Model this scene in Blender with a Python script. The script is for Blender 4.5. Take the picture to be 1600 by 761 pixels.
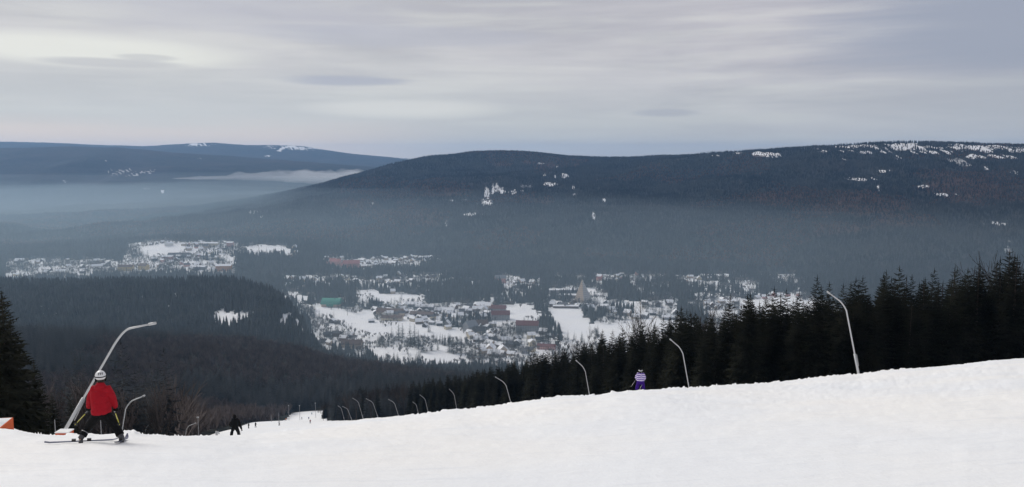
import bpy, bmesh, math, random
import numpy as np
from mathutils import Vector, Matrix

scene = bpy.context.scene
for o in list(bpy.data.objects):
    bpy.data.objects.remove(o)
C = scene.collection
R = math.radians
rng = np.random.default_rng(7)
random.seed(7)

# ------------------------------------------------------------------ camera, light, sky, exposure
F = 1280.0                                    # focal length in photo pixels (photo 1600 x 761)
PITCH = math.atan((380.5 - 245.0) / F)        # eye level lies at row 245
cam_d = bpy.data.cameras.new("camera")
cam = bpy.data.objects.new("camera", cam_d)
C.objects.link(cam)
cam_d.sensor_width = 36.0
cam_d.lens = 36.0 * F / 1600.0
cam_d.clip_start = 0.1
cam_d.clip_end = 60000
cam.location = (0, 0, 0)
cam.rotation_euler = (math.pi / 2 - PITCH, 0, 0)
scene.camera = cam

SUN_EL, SUN_AZ = R(34), R(-48)                # azimuth from the view axis (+Y), negative = left
sun_d = bpy.data.lights.new("sun", 'SUN')
sun_d.energy = 1.5
sun_d.angle = R(24)
sun_d.color = (1.0, 0.96, 0.90)
sun = bpy.data.objects.new("sun", sun_d)
C.objects.link(sun)
sdir = Vector((math.sin(SUN_AZ) * math.cos(SUN_EL), math.cos(SUN_AZ) * math.cos(SUN_EL), math.sin(SUN_EL)))
sun.rotation_euler = sdir.to_track_quat('Z', 'Y').to_euler()

scene.view_settings.view_transform = 'Standard'
scene.view_settings.look = 'None'
scene.view_settings.exposure = 0.60
scene.view_settings.gamma = 1
scene.cycles.use_denoising = True
scene.cycles.max_bounces = 6
scene.cycles.diffuse_bounces = 3
scene.cycles.glossy_bounces = 2
scene.cycles.volume_bounces = 1
scene.cycles.transparent_max_bounces = 8

world = bpy.data.worlds.new("World")
scene.world = world
world.use_nodes = True


class NT:
    """small node-tree helper"""
    def __init__(s, tree):
        s.t = tree
        s.n = tree.nodes
        s.l = tree.links

    def node(s, typ, **kw):
        n = s.n.new(typ)
        for k, v in kw.items():
            if k.startswith('i_'):
                n.inputs[k[2:].replace('_', ' ')].default_value = v
            else:
                setattr(n, k, v)
        return n

    def link(s, a, b):
        s.l.new(a, b)

    def put(s, sock, v):
        if isinstance(v, (int, float)):
            sock.default_value = v
        elif isinstance(v, (tuple, list)):
            sock.default_value = v
        else:
            s.l.new(v, sock)

    def math(s, op, a, b=0.0, c=None, clamp=False):
        n = s.n.new('ShaderNodeMath')
        n.operation = op
        n.use_clamp = clamp
        s.put(n.inputs[0], a)
        s.put(n.inputs[1], b)
        if c is not None:
            s.put(n.inputs[2], c)
        return n.outputs[0]

    def mix(s, f, a, b):
        n = s.n.new('ShaderNodeMix')
        n.data_type = 'RGBA'
        s.put(n.inputs[0], f)
        for i, v in ((6, a), (7, b)):
            if isinstance(v, tuple) and len(v) == 3:
                v = (*v, 1)
            s.put(n.inputs[i], v)
        return n.outputs[2]

    def ramp(s, f, lo, hi):
        n = s.n.new('ShaderNodeMapRange')
        n.interpolation_type = 'SMOOTHSTEP'
        s.put(n.inputs[0], f)
        n.inputs[1].default_value = lo
        n.inputs[2].default_value = hi
        return n.outputs[0]

    def comb(s, x, y, z):
        n = s.n.new('ShaderNodeCombineXYZ')
        for i, v in enumerate((x, y, z)):
            s.put(n.inputs[i], v)
        return n.outputs[0]

    def noise(s, vec, scale, detail=4.0, rough=0.5, dist=0.0):
        n = s.n.new('ShaderNodeTexNoise')
        if vec is not None:
            s.l.new(vec, n.inputs['Vector'])
        n.inputs['Scale'].default_value = scale
        n.inputs['Detail'].default_value = detail
        n.inputs['Roughness'].default_value = rough
        n.inputs['Distortion'].default_value = dist
        return n.outputs[0]


def build_world():
    w = NT(world.node_tree)
    w.n.clear()
    out = w.node('ShaderNodeOutputWorld')
    bg = w.node('ShaderNodeBackground')
    bg.inputs[1].default_value = 0.1
    sky = w.node('ShaderNodeTexSky')
    sky.sky_type = 'NISHITA'
    sky.sun_disc = False
    sky.sun_elevation = SUN_EL
    sky.sun_rotation = SUN_AZ
    sky.altitude = 1000
    tc = w.node('ShaderNodeTexCoord')
    sep = w.node('ShaderNodeSeparateXYZ')
    w.link(tc.outputs['Generated'], sep.inputs[0])
    dx, dy, dz = sep.outputs
    az = w.math('ARCTAN2', dx, dy)            # 0 ahead, + right
    el = w.math('ARCSINE', dz)
    # a layered overcast: long flat streaks, finer towards the horizon
    flat = w.comb(w.math('MULTIPLY', dx, 1.6), w.math('MULTIPLY', dy, 1.6), w.math('MULTIPLY', dz, 13.0))
    n1 = w.noise(flat, 1.5, 5, 0.55, 0.35)
    n2 = w.noise(w.comb(w.math('MULTIPLY', dx, 3.2), w.math('MULTIPLY', dy, 3.2), w.math('MULTIPLY', dz, 42.0)), 1.3, 5, 0.55, 0.3)
    n3 = w.noise(w.comb(w.math('MULTIPLY', dx, 1.2), w.math('MULTIPLY', dy, 1.2), w.math('MULTIPLY', dz, 3.0)), 1.1, 3, 0.5, 0.0)
    grey = (3.85, 3.66, 3.86, 1)
    dark = (2.65, 2.55, 2.9, 1)
    cream = (5.2, 5.15, 4.75, 1)
    c = w.mix(w.ramp(n1, 0.36, 0.66), dark, grey)
    c = w.mix(w.math('MULTIPLY', w.ramp(n2, 0.42, 0.68), 0.34), c, cream)
    fine = w.noise(w.comb(w.math('MULTIPLY', dx, 7.0), w.math('MULTIPLY', dy, 7.0), w.math('MULTIPLY', dz, 46.0)), 1.6, 7, 0.62, 0.9)
    c = w.mix(w.math('MULTIPLY', w.ramp(fine, 0.40, 0.75), 0.22), c, (3.0, 2.9, 3.2, 1))
    # the side towards the hidden sun is creamier, the far side bluer
    side = w.math('COSINE', w.math('SUBTRACT', az, float(SUN_AZ)))
    warm = w.ramp(side, 0.15, 1.15)
    c = w.mix(w.math('MULTIPLY', warm, 0.45), c, (4.75, 4.6, 4.1, 1))
    cool = w.ramp(az, 0.25, 0.95)
    cool = w.math('MULTIPLY', cool, w.ramp(n3, 0.30, 0.62))
    c = w.mix(w.math('MULTIPLY', cool, 0.75), c, (2.2, 2.45, 3.0, 1))
    # low on the horizon: pale blue gap, then a thin peach band on the left
    lowb = w.math('SUBTRACT', 1.0, w.ramp(el, 0.03, 0.13))
    c = w.mix(w.math('MULTIPLY', lowb, 0.5), c, (3.45, 3.65, 3.75, 1))
    peach = w.math('SUBTRACT', 1.0, w.ramp(w.math('ADD', el, w.math('MULTIPLY', w.math('SUBTRACT', n2, 0.5), 0.03)), 0.010, 0.052))
    peach = w.math('MULTIPLY', peach, w.math('SUBTRACT', 1.0, w.ramp(az, -0.30, 0.0)))
    c = w.mix(w.math('MULTIPLY', peach, 0.9), c, (5.1, 4.3, 3.85, 1))

    # a few separate long clouds: azimuth, elevation, half width, half height, strength
    wob = w.math('MULTIPLY', w.math('SUBTRACT', n2, 0.5), 0.9)

    def cloud(c, a0, e0, ra, re, k, col):
        u = w.math('DIVIDE', w.math('SUBTRACT', az, a0), ra)
        v = w.math('DIVIDE', w.math('SUBTRACT', el, e0), re)
        q = w.math('ADD', w.math('MULTIPLY', u, u), w.math('MULTIPLY', v, v))
        q = w.math('ADD', q, w.math('MULTIPLY', wob, 2.0))
        m = w.math('MULTIPLY', w.math('SUBTRACT', 1.0, w.ramp(q, 0.1, 1.5)), k)
        return w.mix(m, c, col)
    A = lambda x: math.atan((x - 800) / F)
    E = lambda y: math.atan((245 - y) / F)
    c = cloud(c, A(160), E(100), 0.16, 0.018, 0.75, (5.7, 5.6, 5.0, 1))
    c = cloud(c, A(640), E(172), 0.12, 0.012, 0.6, (5.1, 5.0, 4.75, 1))
    c = cloud(c, A(380), E(35), 0.20, 0.026, 0.55, (3.3, 3.2, 3.55, 1))
    c = cloud(c, A(620), E(62), 0.17, 0.014, 0.45, (3.1, 3.1, 3.5, 1))
    c = cloud(c, A(545), E(131), 0.075, 0.0062, 0.85, (2.75, 2.8, 3.25, 1))
    c = cloud(c, A(185), E(116), 0.07, 0.0050, 0.7, (3.3, 3.2, 3.3, 1))
    c = cloud(c, A(240), E(106), 0.03, 0.0035, 0.6, (3.5, 3.4, 3.4, 1))
    c = cloud(c, A(1035), E(179), 0.04, 0.0050, 0.75, (2.8, 2.85, 3.2, 1))
    c = cloud(c, A(1640), E(60), 0.16, 0.050, 0.75, (2.0, 2.2, 2.75, 1))
    c = cloud(c, A(1580), E(70), 0.22, 0.050, 0.75, (2.3, 2.45, 2.95, 1))
    c = w.mix(0.94, sky.outputs[0], c)
    # below the horizon the sky is never seen: the ground covers it
    w.link(c, bg.inputs[0])
    w.link(bg.outputs[0], out.inputs[0])


build_world()

# ------------------------------------------------------------------ helpers
CP, SP = math.cos(PITCH), math.sin(PITCH)


def px_uv(x, y):
    """photo pixel -> (X/Y, Z/Y) of its line of sight"""
    xc = (x - 800.0) / F
    yc = (380.5 - y) / F
    dy = CP + yc * SP
    return xc / dy, (-SP + yc * CP) / dy


def uv_px(u, v):
    q = 1.0 / (CP - v * SP)
    yc = (SP + v * CP) * q
    return 800 + F * u * q, 380.5 - F * yc


def P(x, y, d):
    u, v = px_uv(x, y)
    return Vector((u * d, d, v * d))


def hash2(ix, iy, seed):
    h = (ix.astype(np.int64) * 374761393 + iy.astype(np.int64) * 668265263 + seed * 974634777) & 0xFFFFFFFF
    h = ((h ^ (h >> 13)) * 1274126177) & 0xFFFFFFFF
    h = h ^ (h >> 16)
    return (h & 0xFFFF) / 65535.0


def vnoise(x, y, seed=0):
    ix, iy = np.floor(x), np.floor(y)
    fx, fy = x - ix, y - iy
    fx = fx * fx * (3 - 2 * fx)
    fy = fy * fy * (3 - 2 * fy)
    a = hash2(ix, iy, seed); b = hash2(ix + 1, iy, seed)
    c = hash2(ix, iy + 1, seed); d = hash2(ix + 1, iy + 1, seed)
    return (a * (1 - fx) + b * fx) * (1 - fy) + (c * (1 - fx) + d * fx) * fy


def fbm(x, y, octaves=4, seed=0, gain=0.5):
    s, amp, tot = 0, 1.0, 0
    for k in range(octaves):
        s = s + amp * vnoise(x * 2 ** k + 17.3 * k, y * 2 ** k - 9.1 * k, seed + k)
        tot += amp
        amp *= gain
    return s / tot


def tag(o, label=None, cat=None, group=None, kind=None):
    if label: o['label'] = label
    if cat: o['category'] = cat
    if group: o['group'] = group
    if kind: o['kind'] = kind
    return o


def empty(name, loc=(0, 0, 0), rz=0.0):
    o = bpy.data.objects.new(name, None)
    o.empty_display_size = 0.5
    C.objects.link(o)
    o.location = loc
    o.rotation_euler = (0, 0, rz)
    return o


def link_mesh(name, me, parent=None):
    o = bpy.data.objects.new(name, me)
    C.objects.link(o)
    if parent is not None:
        o.parent = parent
    return o


def np_mesh(name, verts, faces, mats=(), smooth=False, mat_idx=None):
    """faces: (n,3) or (n,4) int array, or a list of either"""
    me = bpy.data.meshes.new(name)
    verts = np.asarray(verts, dtype=np.float32)
    if isinstance(faces, np.ndarray):
        n, k = faces.shape
        me.vertices.add(len(verts))
        me.vertices.foreach_set('co', verts.ravel())
        me.loops.add(n * k)
        me.loops.foreach_set('vertex_index', faces.ravel().astype(np.int32))
        me.polygons.add(n)
        me.polygons.foreach_set('loop_start', np.arange(0, n * k, k, dtype=np.int32))
        me.update(calc_edges=True)
    else:
        me.from_pydata([tuple(map(float, v)) for v in verts], [], [tuple(int(i) for i in f) for f in faces])
        me.update()
    for m in mats:
        me.materials.append(m)
    if mat_idx is not None:
        me.polygons.foreach_set('material_index', np.asarray(mat_idx, dtype=np.int32))
    if smooth:
        me.polygons.foreach_set('use_smooth', np.ones(len(me.polygons), dtype=bool))
    return me


class MB:
    """collects primitives into one mesh"""
    def __init__(s):
        s.v, s.f = [], []

    def add(s, vs, fs):
        n = len(s.v)
        s.v += [tuple(v) for v in vs]
        s.f += [tuple(i + n for i in f) for f in fs]
        return s

    def box(s, c, size, M=None):
        hx, hy, hz = size[0] / 2, size[1] / 2, size[2] / 2
        vs = [Vector((c[0] + i * hx, c[1] + j * hy, c[2] + k * hz)) for k in (-1, 1) for j in (-1, 1) for i in (-1, 1)]
        if M is not None:
            vs = [M @ v for v in vs]
        return s.add(vs, [(0, 2, 3, 1), (4, 5, 7, 6), (0, 1, 5, 4), (2, 6, 7, 3), (0, 4, 6, 2), (1, 3, 7, 5)])

    def tube(s, pts, rad, n=8, cap=True):
        pts = [Vector(p) for p in pts]
        if not isinstance(rad, (list, tuple)):
            rad = [rad] * len(pts)
        rings = []
        ref = Vector((0.31, 0.17, 0.93))
        for i, p in enumerate(pts):
            a = pts[max(i - 1, 0)]
            b = pts[min(i + 1, len(pts) - 1)]
            t = (b - a).normalized()
            if abs(t.dot(ref)) > 0.97:
                ref = Vector((1, 0, 0))
            x = t.cross(ref).normalized()
            y = t.cross(x)
            rings.append([p + (x * math.cos(2 * math.pi * k / n) + y * math.sin(2 * math.pi * k / n)) * rad[i] for k in range(n)])
        vs = [v for r in rings for v in r]
        fs = []
        for i in range(len(pts) - 1):
            for k in range(n):
                fs.append((i * n + k, i * n + (k + 1) % n, (i + 1) * n + (k + 1) % n, (i + 1) * n + k))
        if cap:
            fs.append(tuple(range(n - 1, -1, -1)))
            fs.append(tuple(range((len(pts) - 1) * n, len(pts) * n)))
        return s.add(vs, fs)

    def ellipsoid(s, c, r, nu=14, nv=9, M=None, zmin=-1.0):
        vs, fs = [], []
        lo = math.asin(max(-1, zmin))
        for j in range(nv + 1):
            a = lo + (math.pi / 2 - lo) * j / nv
            for i in range(nu):
                b = 2 * math.pi * i / nu
                v = Vector((r[0] * math.cos(a) * math.cos(b), r[1] * math.cos(a) * math.sin(b), r[2] * math.sin(a)))
                if M is not None:
                    v = M @ v
                vs.append(v + Vector(c))
        for j in range(nv):
            for i in range(nu):
                fs.append((j * nu + i, j * nu + (i + 1) % nu, (j + 1) * nu + (i + 1) % nu, (j + 1) * nu + i))
        fs.append(tuple(range(nu - 1, -1, -1)))
        return s.add(vs, fs)

    def mesh(s, name, mat, smooth=False):
        return np_mesh(name, s.v, s.f, [mat], smooth)

    def build(s, name, mat, parent=None, smooth=False):
        return link_mesh(name, s.mesh(name, mat, smooth), parent)


# ------------------------------------------------------------------ materials
def material(name):
    m = bpy.data.materials.new(name)
    m.use_nodes = True
    t = NT(m.node_tree)
    b = t.n['Principled BSDF']
    b.inputs['Roughness'].default_value = 0.85
    b.inputs['Specular IOR Level'].default_value = 0.25
    return m, t, b


def simple(name, col, rough=0.8, var=0.25, scale=6.0, spec=0.25, metal=0.0):
    m, t, b = material(name)
    tc = t.node('ShaderNodeTexCoord')
    n = t.noise(tc.outputs['Object'], scale, 4)
    lo = tuple(c * (1 - var) for c in col)
    hi = tuple(min(1, c * (1 + var)) for c in col)
    t.link(t.mix(n, lo, hi), b.inputs['Base Color'])
    b.inputs['Roughness'].default_value = rough
    b.inputs['Specular IOR Level'].default_value = spec
    b.inputs['Metallic'].default_value = metal
    return m


def attr(t, name):
    n = t.node('ShaderNodeAttribute')
    n.attribute_name = name
    return n.outputs['Fac']


def snow_material():
    m, t, b = material('piste_snow')
    geo = t.node('ShaderNodeNewGeometry')
    pos = geo.outputs['Position']
    mp = t.node('ShaderNodeMapping')
    mp.inputs['Rotation'].default_value = (0, 0, R(24))
    mp.inputs['Scale'].default_value = (0.35, 2.2, 1.0)
    t.link(pos, mp.inputs['Vector'])
    streak = t.noise(mp.outputs[0], 1.3, 6, 0.6, 0.4)
    big = t.noise(pos, 0.12, 4, 0.5)
    fine = t.noise(pos, 14.0, 4, 0.6)
    c = t.mix(t.ramp(big, 0.3, 0.7), (0.80, 0.82, 0.84), (0.85, 0.845, 0.825))
    c = t.mix(t.math('MULTIPLY', t.ramp(streak, 0.5, 0.75), 0.45), c, (0.70, 0.725, 0.76))
    t.link(c, b.inputs['Base Color'])
    b.inputs['Roughness'].default_value = 0.7
    b.inputs['Specular IOR Level'].default_value = 0.2
    h = t.math('ADD', t.math('MULTIPLY', streak, 0.8), t.math('MULTIPLY', fine, 0.18))
    h = t.math('ADD', h, t.math('MULTIPLY', t.noise(pos, 2.3, 5, 0.6), 0.35))
    bump = t.node('ShaderNodeBump')
    bump.inputs['Strength'].default_value = 0.42
    bump.inputs['Distance'].default_value = 0.16
    t.link(h, bump.inputs['Height'])
    t.link(bump.outputs[0], b.inputs['Normal'])
    return m


def land_material():
    """hillsides, valley and mountains: forest floor, snow where attribute 'snow' says so, brown bare woods where 'brown' does"""
    m, t, b = material('wooded_land')
    geo = t.node('ShaderNodeNewGeometry')
    pos = geo.outputs['Position']
    tree = t.noise(pos, 0.10, 3, 0.7)
    clump = t.noise(pos, 0.012, 5, 0.6)
    broad = t.noise(pos, 0.0016, 4, 0.55)
    c = t.mix(t.ramp(tree, 0.35, 0.65), (0.016, 0.020, 0.020), (0.045, 0.048, 0.042))
    c = t.mix(t.math('MULTIPLY', t.ramp(clump, 0.45, 0.7), 0.5), c, (0.055, 0.048, 0.045))
    c = t.mix(t.math('MULTIPLY', t.ramp(broad, 0.5, 0.62), 0.35), c, (0.060, 0.050, 0.046))
    br = t.math('MULTIPLY', attr(t, 'brown'), t.ramp(clump, 0.3, 0.6))
    c = t.mix(br, c, (0.11, 0.068, 0.050))
    sn = t.math('ADD', attr(t, 'snow'), t.math('MULTIPLY', t.math('SUBTRACT', t.noise(pos, 0.035, 4, 0.7), 0.5), 0.55))
    snowc = t.mix(t.noise(pos, 0.02, 3), (0.76, 0.77, 0.80), (0.88, 0.87, 0.85))
    c = t.mix(t.ramp(sn, 0.36, 0.70), c, snowc)
    t.link(c, b.inputs['Base Color'])
    b.inputs['Roughness'].default_value = 0.95
    b.inputs['Specular IOR Level'].default_value = 0.05
    bump = t.node('ShaderNodeBump')
    bump.inputs['Strength'].default_value = 0.7
    bump.inputs['Distance'].default_value = 9.0
    t.link(t.math('MULTIPLY', tree, t.math('SUBTRACT', 1.0, attr(t, 'snow'))), bump.inputs['Height'])
    t.link(bump.outputs[0], b.inputs['Normal'])
    return m


def needle_material(name, a, b_, scale=0.5):
    m, t, b = material(name)
    oi = t.node('ShaderNodeObjectInfo')
    geo = t.node('ShaderNodeNewGeometry')
    n = t.noise(geo.outputs['Position'], scale, 3, 0.6)
    c = t.mix(t.ramp(n, 0.3, 0.7), a, b_)
    hsv = t.node('ShaderNodeHueSaturation')
    t.link(c, hsv.inputs['Color'])
    t.link(t.math('MULTIPLY_ADD', oi.outputs['Random'], 0.7, 0.65), hsv.inputs['Value'])
    t.link(hsv.outputs[0], b.inputs['Base Color'])
    b.inputs['Roughness'].default_value = 0.95
    b.inputs['Specular IOR Level'].default_value = 0.05
    return m


MAT = {}
MAT['snow'] = snow_material()
MAT['land'] = land_material()
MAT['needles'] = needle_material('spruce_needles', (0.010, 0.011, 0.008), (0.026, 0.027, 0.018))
MAT['needles_hazed'] = needle_material('hazed_spruce_needles', (0.026, 0.030, 0.033), (0.054, 0.058, 0.060), 0.02)  # paler than the near needles: haze over the middle distance put into the colour
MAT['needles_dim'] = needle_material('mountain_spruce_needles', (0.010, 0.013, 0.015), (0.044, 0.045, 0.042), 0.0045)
MAT['twigs'] = needle_material('bare_twigs', (0.085, 0.072, 0.068), (0.155, 0.130, 0.120), 0.2)
MAT['twigs_dark'] = needle_material('dark_bare_twigs', (0.034, 0.027, 0.023), (0.062, 0.048, 0.040), 0.2)
MAT['twigs_brown'] = needle_material('brown_bare_woods', (0.10, 0.060, 0.045), (0.17, 0.10, 0.072), 0.02)
MAT['twigs_pale'] = needle_material('pale_bare_twigs', (0.13, 0.12, 0.115), (0.24, 0.22, 0.21), 0.1)
MAT['bark'] = simple('bark', (0.055, 0.042, 0.034), 0.95, 0.4, 8)
MAT['bark_pale'] = simple('pale_bark', (0.17, 0.15, 0.13), 0.9, 0.4, 5)

# ------------------------------------------------------------------ the lie of the land
# every layer: (photo column, photo row of the ground, forward distance in metres); between layers the ground is interpolated
L = []
def layer(rows, pts): L.append((rows, pts))
layer(14, [(-400, None, 0.4), (2000, None, 0.4)])
layer(20, [(-400, 768, 12), (0, 758, 12), (400, 756, 12), (800, 748, 12), (1200, 722, 12), (1600, 695, 12), (2000, 670, 12)])
layer(52, [(-400, 694, 18.6), (0, 691, 18.6), (157, 690, 18.6), (250, 693, 18.6), (400, 701, 18.6), (800, 691, 18.6), (1200, 664, 18.6), (1600, 636, 18.6), (2000, 606, 18.6)])
layer(26, [(-400, 694.0, 30), (-60, 675.6, 30), (0, 670.5, 31), (25, 671.9, 31), (45, 678.2, 32), (62, 680.5, 27), (100, 682.5, 26), (150, 681.5, 26), (180, 678.5, 26), (200, 676, 26), (225, 680.5, 27), (260, 682.5, 30), (300, 683.5, 36), (365, 683.0, 47), (400, 679.0, 50), (450, 672.5, 53), (500, 668.0, 56), (540, 662.6, 56), (570, 656.0, 56), (600, 653.9, 54), (650, 647.7, 52), (700, 641.0, 50), (740, 638.5, 49), (800, 630.5, 46), (850, 623.5, 44), (880, 620.5, 43), (925, 618.6, 42), (960, 613.6, 42), (1000, 610.6, 42), (1050, 607.6, 43), (1100, 605.1, 46), (1200, 598.6, 50), (1250, 593.6, 52), (1300, 587.6, 55), (1340, 585.1, 58), (1380, 579.7, 60), (1440, 575.7, 62), (1500, 570.7, 63), (1550, 564.7, 65), (1600, 562.2, 66), (2000, 531.8, 72)])
layer(12, [(-400, 725, 78), (0, 716, 80), (250, 714, 80), (300, 700, 80), (340, 689, 80), (365, 687, 80), (400, 687, 80), (450, 688, 85), (500, 688, 88), (600, 672, 90), (700, 658, 92), (800, 650, 92), (925, 640, 90), (1080, 632, 86),
           (1340, 600, 86), (1600, 590, 90), (2000, 560, 95)])
layer(16, [(-400, 730, 150), (0, 722, 150), (250, 716, 150), (300, 700, 150), (335, 686, 150), (365, 682, 150), (400, 681, 150), (450, 680, 150), (500, 675, 150), (600, 668, 150), (715, 656, 150), (802, 650, 150), (925, 646, 150), (1080, 642, 150),
           (1340, 625, 150), (1600, 620, 150), (2000, 600, 150)])
layer(20, [(-400, 700, 250), (0, 690, 250), (290, 690, 250), (330, 679.5, 250), (352, 673, 250), (375, 669.5, 250), (400, 668, 250), (450, 666.5, 250), (500, 665, 250), (600, 657, 250), (715, 653, 250), (900, 652, 250), (1100, 652, 250), (1600, 645, 250), (2000, 640, 250)])
layer(20, [(-400, 672, 400), (0, 668, 400), (340, 672, 400), (375, 664, 400), (395, 659.5, 400), (440, 657.5, 400), (480, 658, 400), (500, 657, 400), (600, 652, 400), (800, 650, 400), (1100, 650, 400), (1600, 638, 400), (2000, 630, 400)])
layer(30, [(-400, 640, 560), (0, 632, 560), (250, 630, 560), (340, 640, 560), (400, 656, 560), (440, 649, 560), (480, 643.5, 560), (520, 642, 560), (600, 640, 560), (800, 640, 560), (1100, 640, 560), (1600, 620, 560), (2000, 600, 560)])
layer(8, [(-400, 535, 900), (0, 528, 900), (150, 528, 900), (300, 536, 900), (400, 542, 900), (470, 552, 900), (500, 565, 900), (550, 577, 900), (600, 583, 900), (700, 595, 900), (800, 605, 900), (1000, 610, 900), (1300, 590, 900), (1600, 570, 900), (2000, 550, 900)])
layer(32, [(-400, 552, 1150), (0, 540, 1150), (300, 545, 1150), (400, 550, 1150), (500, 580, 1120), (550, 592, 1080), (600, 598, 1060), (700, 606, 1060), (1000, 615, 1060), (1600, 590, 1060), (2000, 570, 1060)])
layer(10, [(-400, 450, 1650), (0, 449, 1650), (100, 450, 1650), (200, 447, 1650), (300, 447, 1650), (380, 450, 1620), (420, 462, 1560), (450, 480, 1480), (475, 510, 1400), (490, 545, 1330), (510, 572, 1260), (600, 586, 1250), (700, 590, 1250), (1000, 600, 1250), (1600, 570, 1250), (2000, 560, 1250)])
layer(56, [(-400, 482, 1850), (0, 480, 1850), (300, 480, 1850), (400, 485, 1800), (440, 492, 1760), (480, 535, 1560), (520, 562, 1440), (600, 577, 1380), (1000, 577, 1380), (1600, 570, 1380), (2000, 570, 1380)])
layer(46, [(-400, 440, 2350), (0, 438, 2350), (200, 434, 2380), (300, 436, 2360), (400, 440, 2330), (450, 458, 2110), (600, 462, 2080), (1000, 462, 2080), (1600, 462, 2080), (2000, 460, 2080)])
layer(40, [(-400, 400, 2900), (0, 398, 2900), (150, 396, 2950), (220, 384, 2950), (260, 380, 2950), (450, 384, 2950), (550, 401, 2800), (680, 403, 2850), (800, 425, 2500), (1000, 427, 2450), (1120, 432, 2400), (1200, 440, 2350), (1600, 430, 2300), (2000, 430, 2300)])
layer(52, [(-400, 378, 3600), (0, 375, 3600), (200, 369, 3600), (300, 364, 3600), (400, 358, 3600), (500, 350, 3600), (640, 340, 3600), (800, 335, 3550), (1000, 340, 3400), (1200, 345, 3200), (1400, 340, 3100), (1600, 335, 3000), (2000, 335, 3000)])
layer(60, [(-400, 366, 4100), (0, 362, 4100), (200, 357, 4100), (300, 350, 4150), (400, 338, 4300), (480, 320, 4400), (560, 305, 4500), (640, 292, 4600), (780, 280, 4600), (1000, 285, 4400), (1200, 280, 4000), (1450, 275, 3800), (1600, 275, 3750), (2000, 280, 3750)])
layer(20, [(-400, 354, 4400), (0, 351, 4400), (200, 346, 4450), (300, 336, 4600), (400, 319, 4800), (480, 296, 5000), (560, 274, 5200), (640, 252, 5400), (665, 247, 5420), (700, 243.5, 5500), (740, 239, 5600), (780, 238, 5600), (830, 239.5, 5600),
           (880, 244.5, 5600), (940, 249, 5400), (1000, 248, 5200), (1060, 245, 5000), (1130, 242, 4800), (1200, 237, 4650), (1300, 230, 4500), (1400, 226, 4500), (1450, 225, 4500), (1520, 228, 4450), (1600, 230, 4400), (2000, 242, 4400)])
layer(50, [(-400, 328, 5800), (0, 325, 5800), (200, 318, 5800), (300, 312, 5900), (400, 306, 6100), (480, 300, 6400), (560, 292, 6500), (640, 280, 6500), (1000, 275, 6500), (2000, 270, 6500)])
layer(12, [(-400, 233, 8500), (0, 232.5, 8500), (90, 229.5, 8500), (180, 231, 8500), (250, 236, 8500), (300, 241, 8500), (400, 247, 8500), (500, 255, 8500), (600, 263, 8500), (700, 268, 8500), (2000, 270, 8500)])
layer(20, [(-400, 240, 10000), (0, 240, 10000), (250, 246, 10000), (500, 262, 10000), (700, 270, 10000), (2000, 270, 10000)])
layer(8, [(-400, 225, 12500), (0, 222.5, 12500), (80, 223.5, 12500), (150, 227, 12500), (240, 228.5, 12500), (290, 225, 12500), (335, 223, 12500), (380, 227, 12500), (430, 227.5, 12500), (470, 228.5, 12500), (520, 236, 12500), (560, 241.5, 12500), (600, 245, 12500),
          (640, 248, 12500), (700, 250, 12500), (1000, 256, 12500), (2000, 256, 12500)])
layer(0, [(-400, 250, 15500), (2000, 262, 15500)])
NAMES = 'near mid foot crest p1 p1b p2 p2b p3 s1 h1 s2 v0 v1 v2 m1 m2 m3 h2 r1 h3 r2 end'.split()

TH_MAX = math.atan(px_uv(2000, 500)[0])
th_front = np.arange(-33.5, 33.6, 0.075) * math.pi / 180
th_side = np.concatenate([np.arange(34.2, 60, 1.1), np.arange(60, 179, 4.0)]) * math.pi / 180
theta = np.concatenate([-th_side[::-1], th_front, th_side, [math.pi]])
theta = np.concatenate([[-math.pi], theta])
NC = len(theta)
th_c = np.clip(theta, -TH_MAX + 0.002, TH_MAX - 0.002)
uc = np.tan(th_c)
cosc = np.cos(th_c)
K = len(L)
D = np.zeros((K, NC)); Z = np.zeros((K, NC))
for k, (rows, pts) in enumerate(L):
    us, ds, vs = [], [], []
    for (x, y, d) in pts:
        if y is None:
            u, v = px_uv(x, 500)
            v = -(1.6 + 0.26 * d) / d
        else:
            u, v = px_uv(x, y)
        us.append(u); ds.append(d); vs.append(v)
    us = np.array(us)
    D[k] = np.exp(np.interp(uc, us, np.log(ds)))
    v = np.interp(uc, us, vs)
    sm = 9 if k <= 4 else 25              # ease the corners between the control points
    ker = np.hanning(sm + 2)[1:-1]; ker /= ker.sum()
    vp = np.pad(v, sm // 2, mode='edge')
    dp = np.pad(D[k], sm // 2, mode='edge')
    v = np.convolve(vp, ker, mode='valid')
    D[k] = np.convolve(dp, ker, mode='valid')
    Z[k] = v * D[k]
# behind the camera the slope goes on uphill
wback = np.clip((np.abs(theta) - R(42)) / R(55), 0, 1); wback = wback * wback * (3 - 2 * wback)
Rr = D / cosc
zback = -1.6 + 0.27 * 260 * (1 - np.exp(-Rr / 260)) - 0.02 * np.maximum(Rr - 800, 0)
zback = np.maximum(zback, -250)
Z = Z * (1 - wback) + zback * wback

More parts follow.
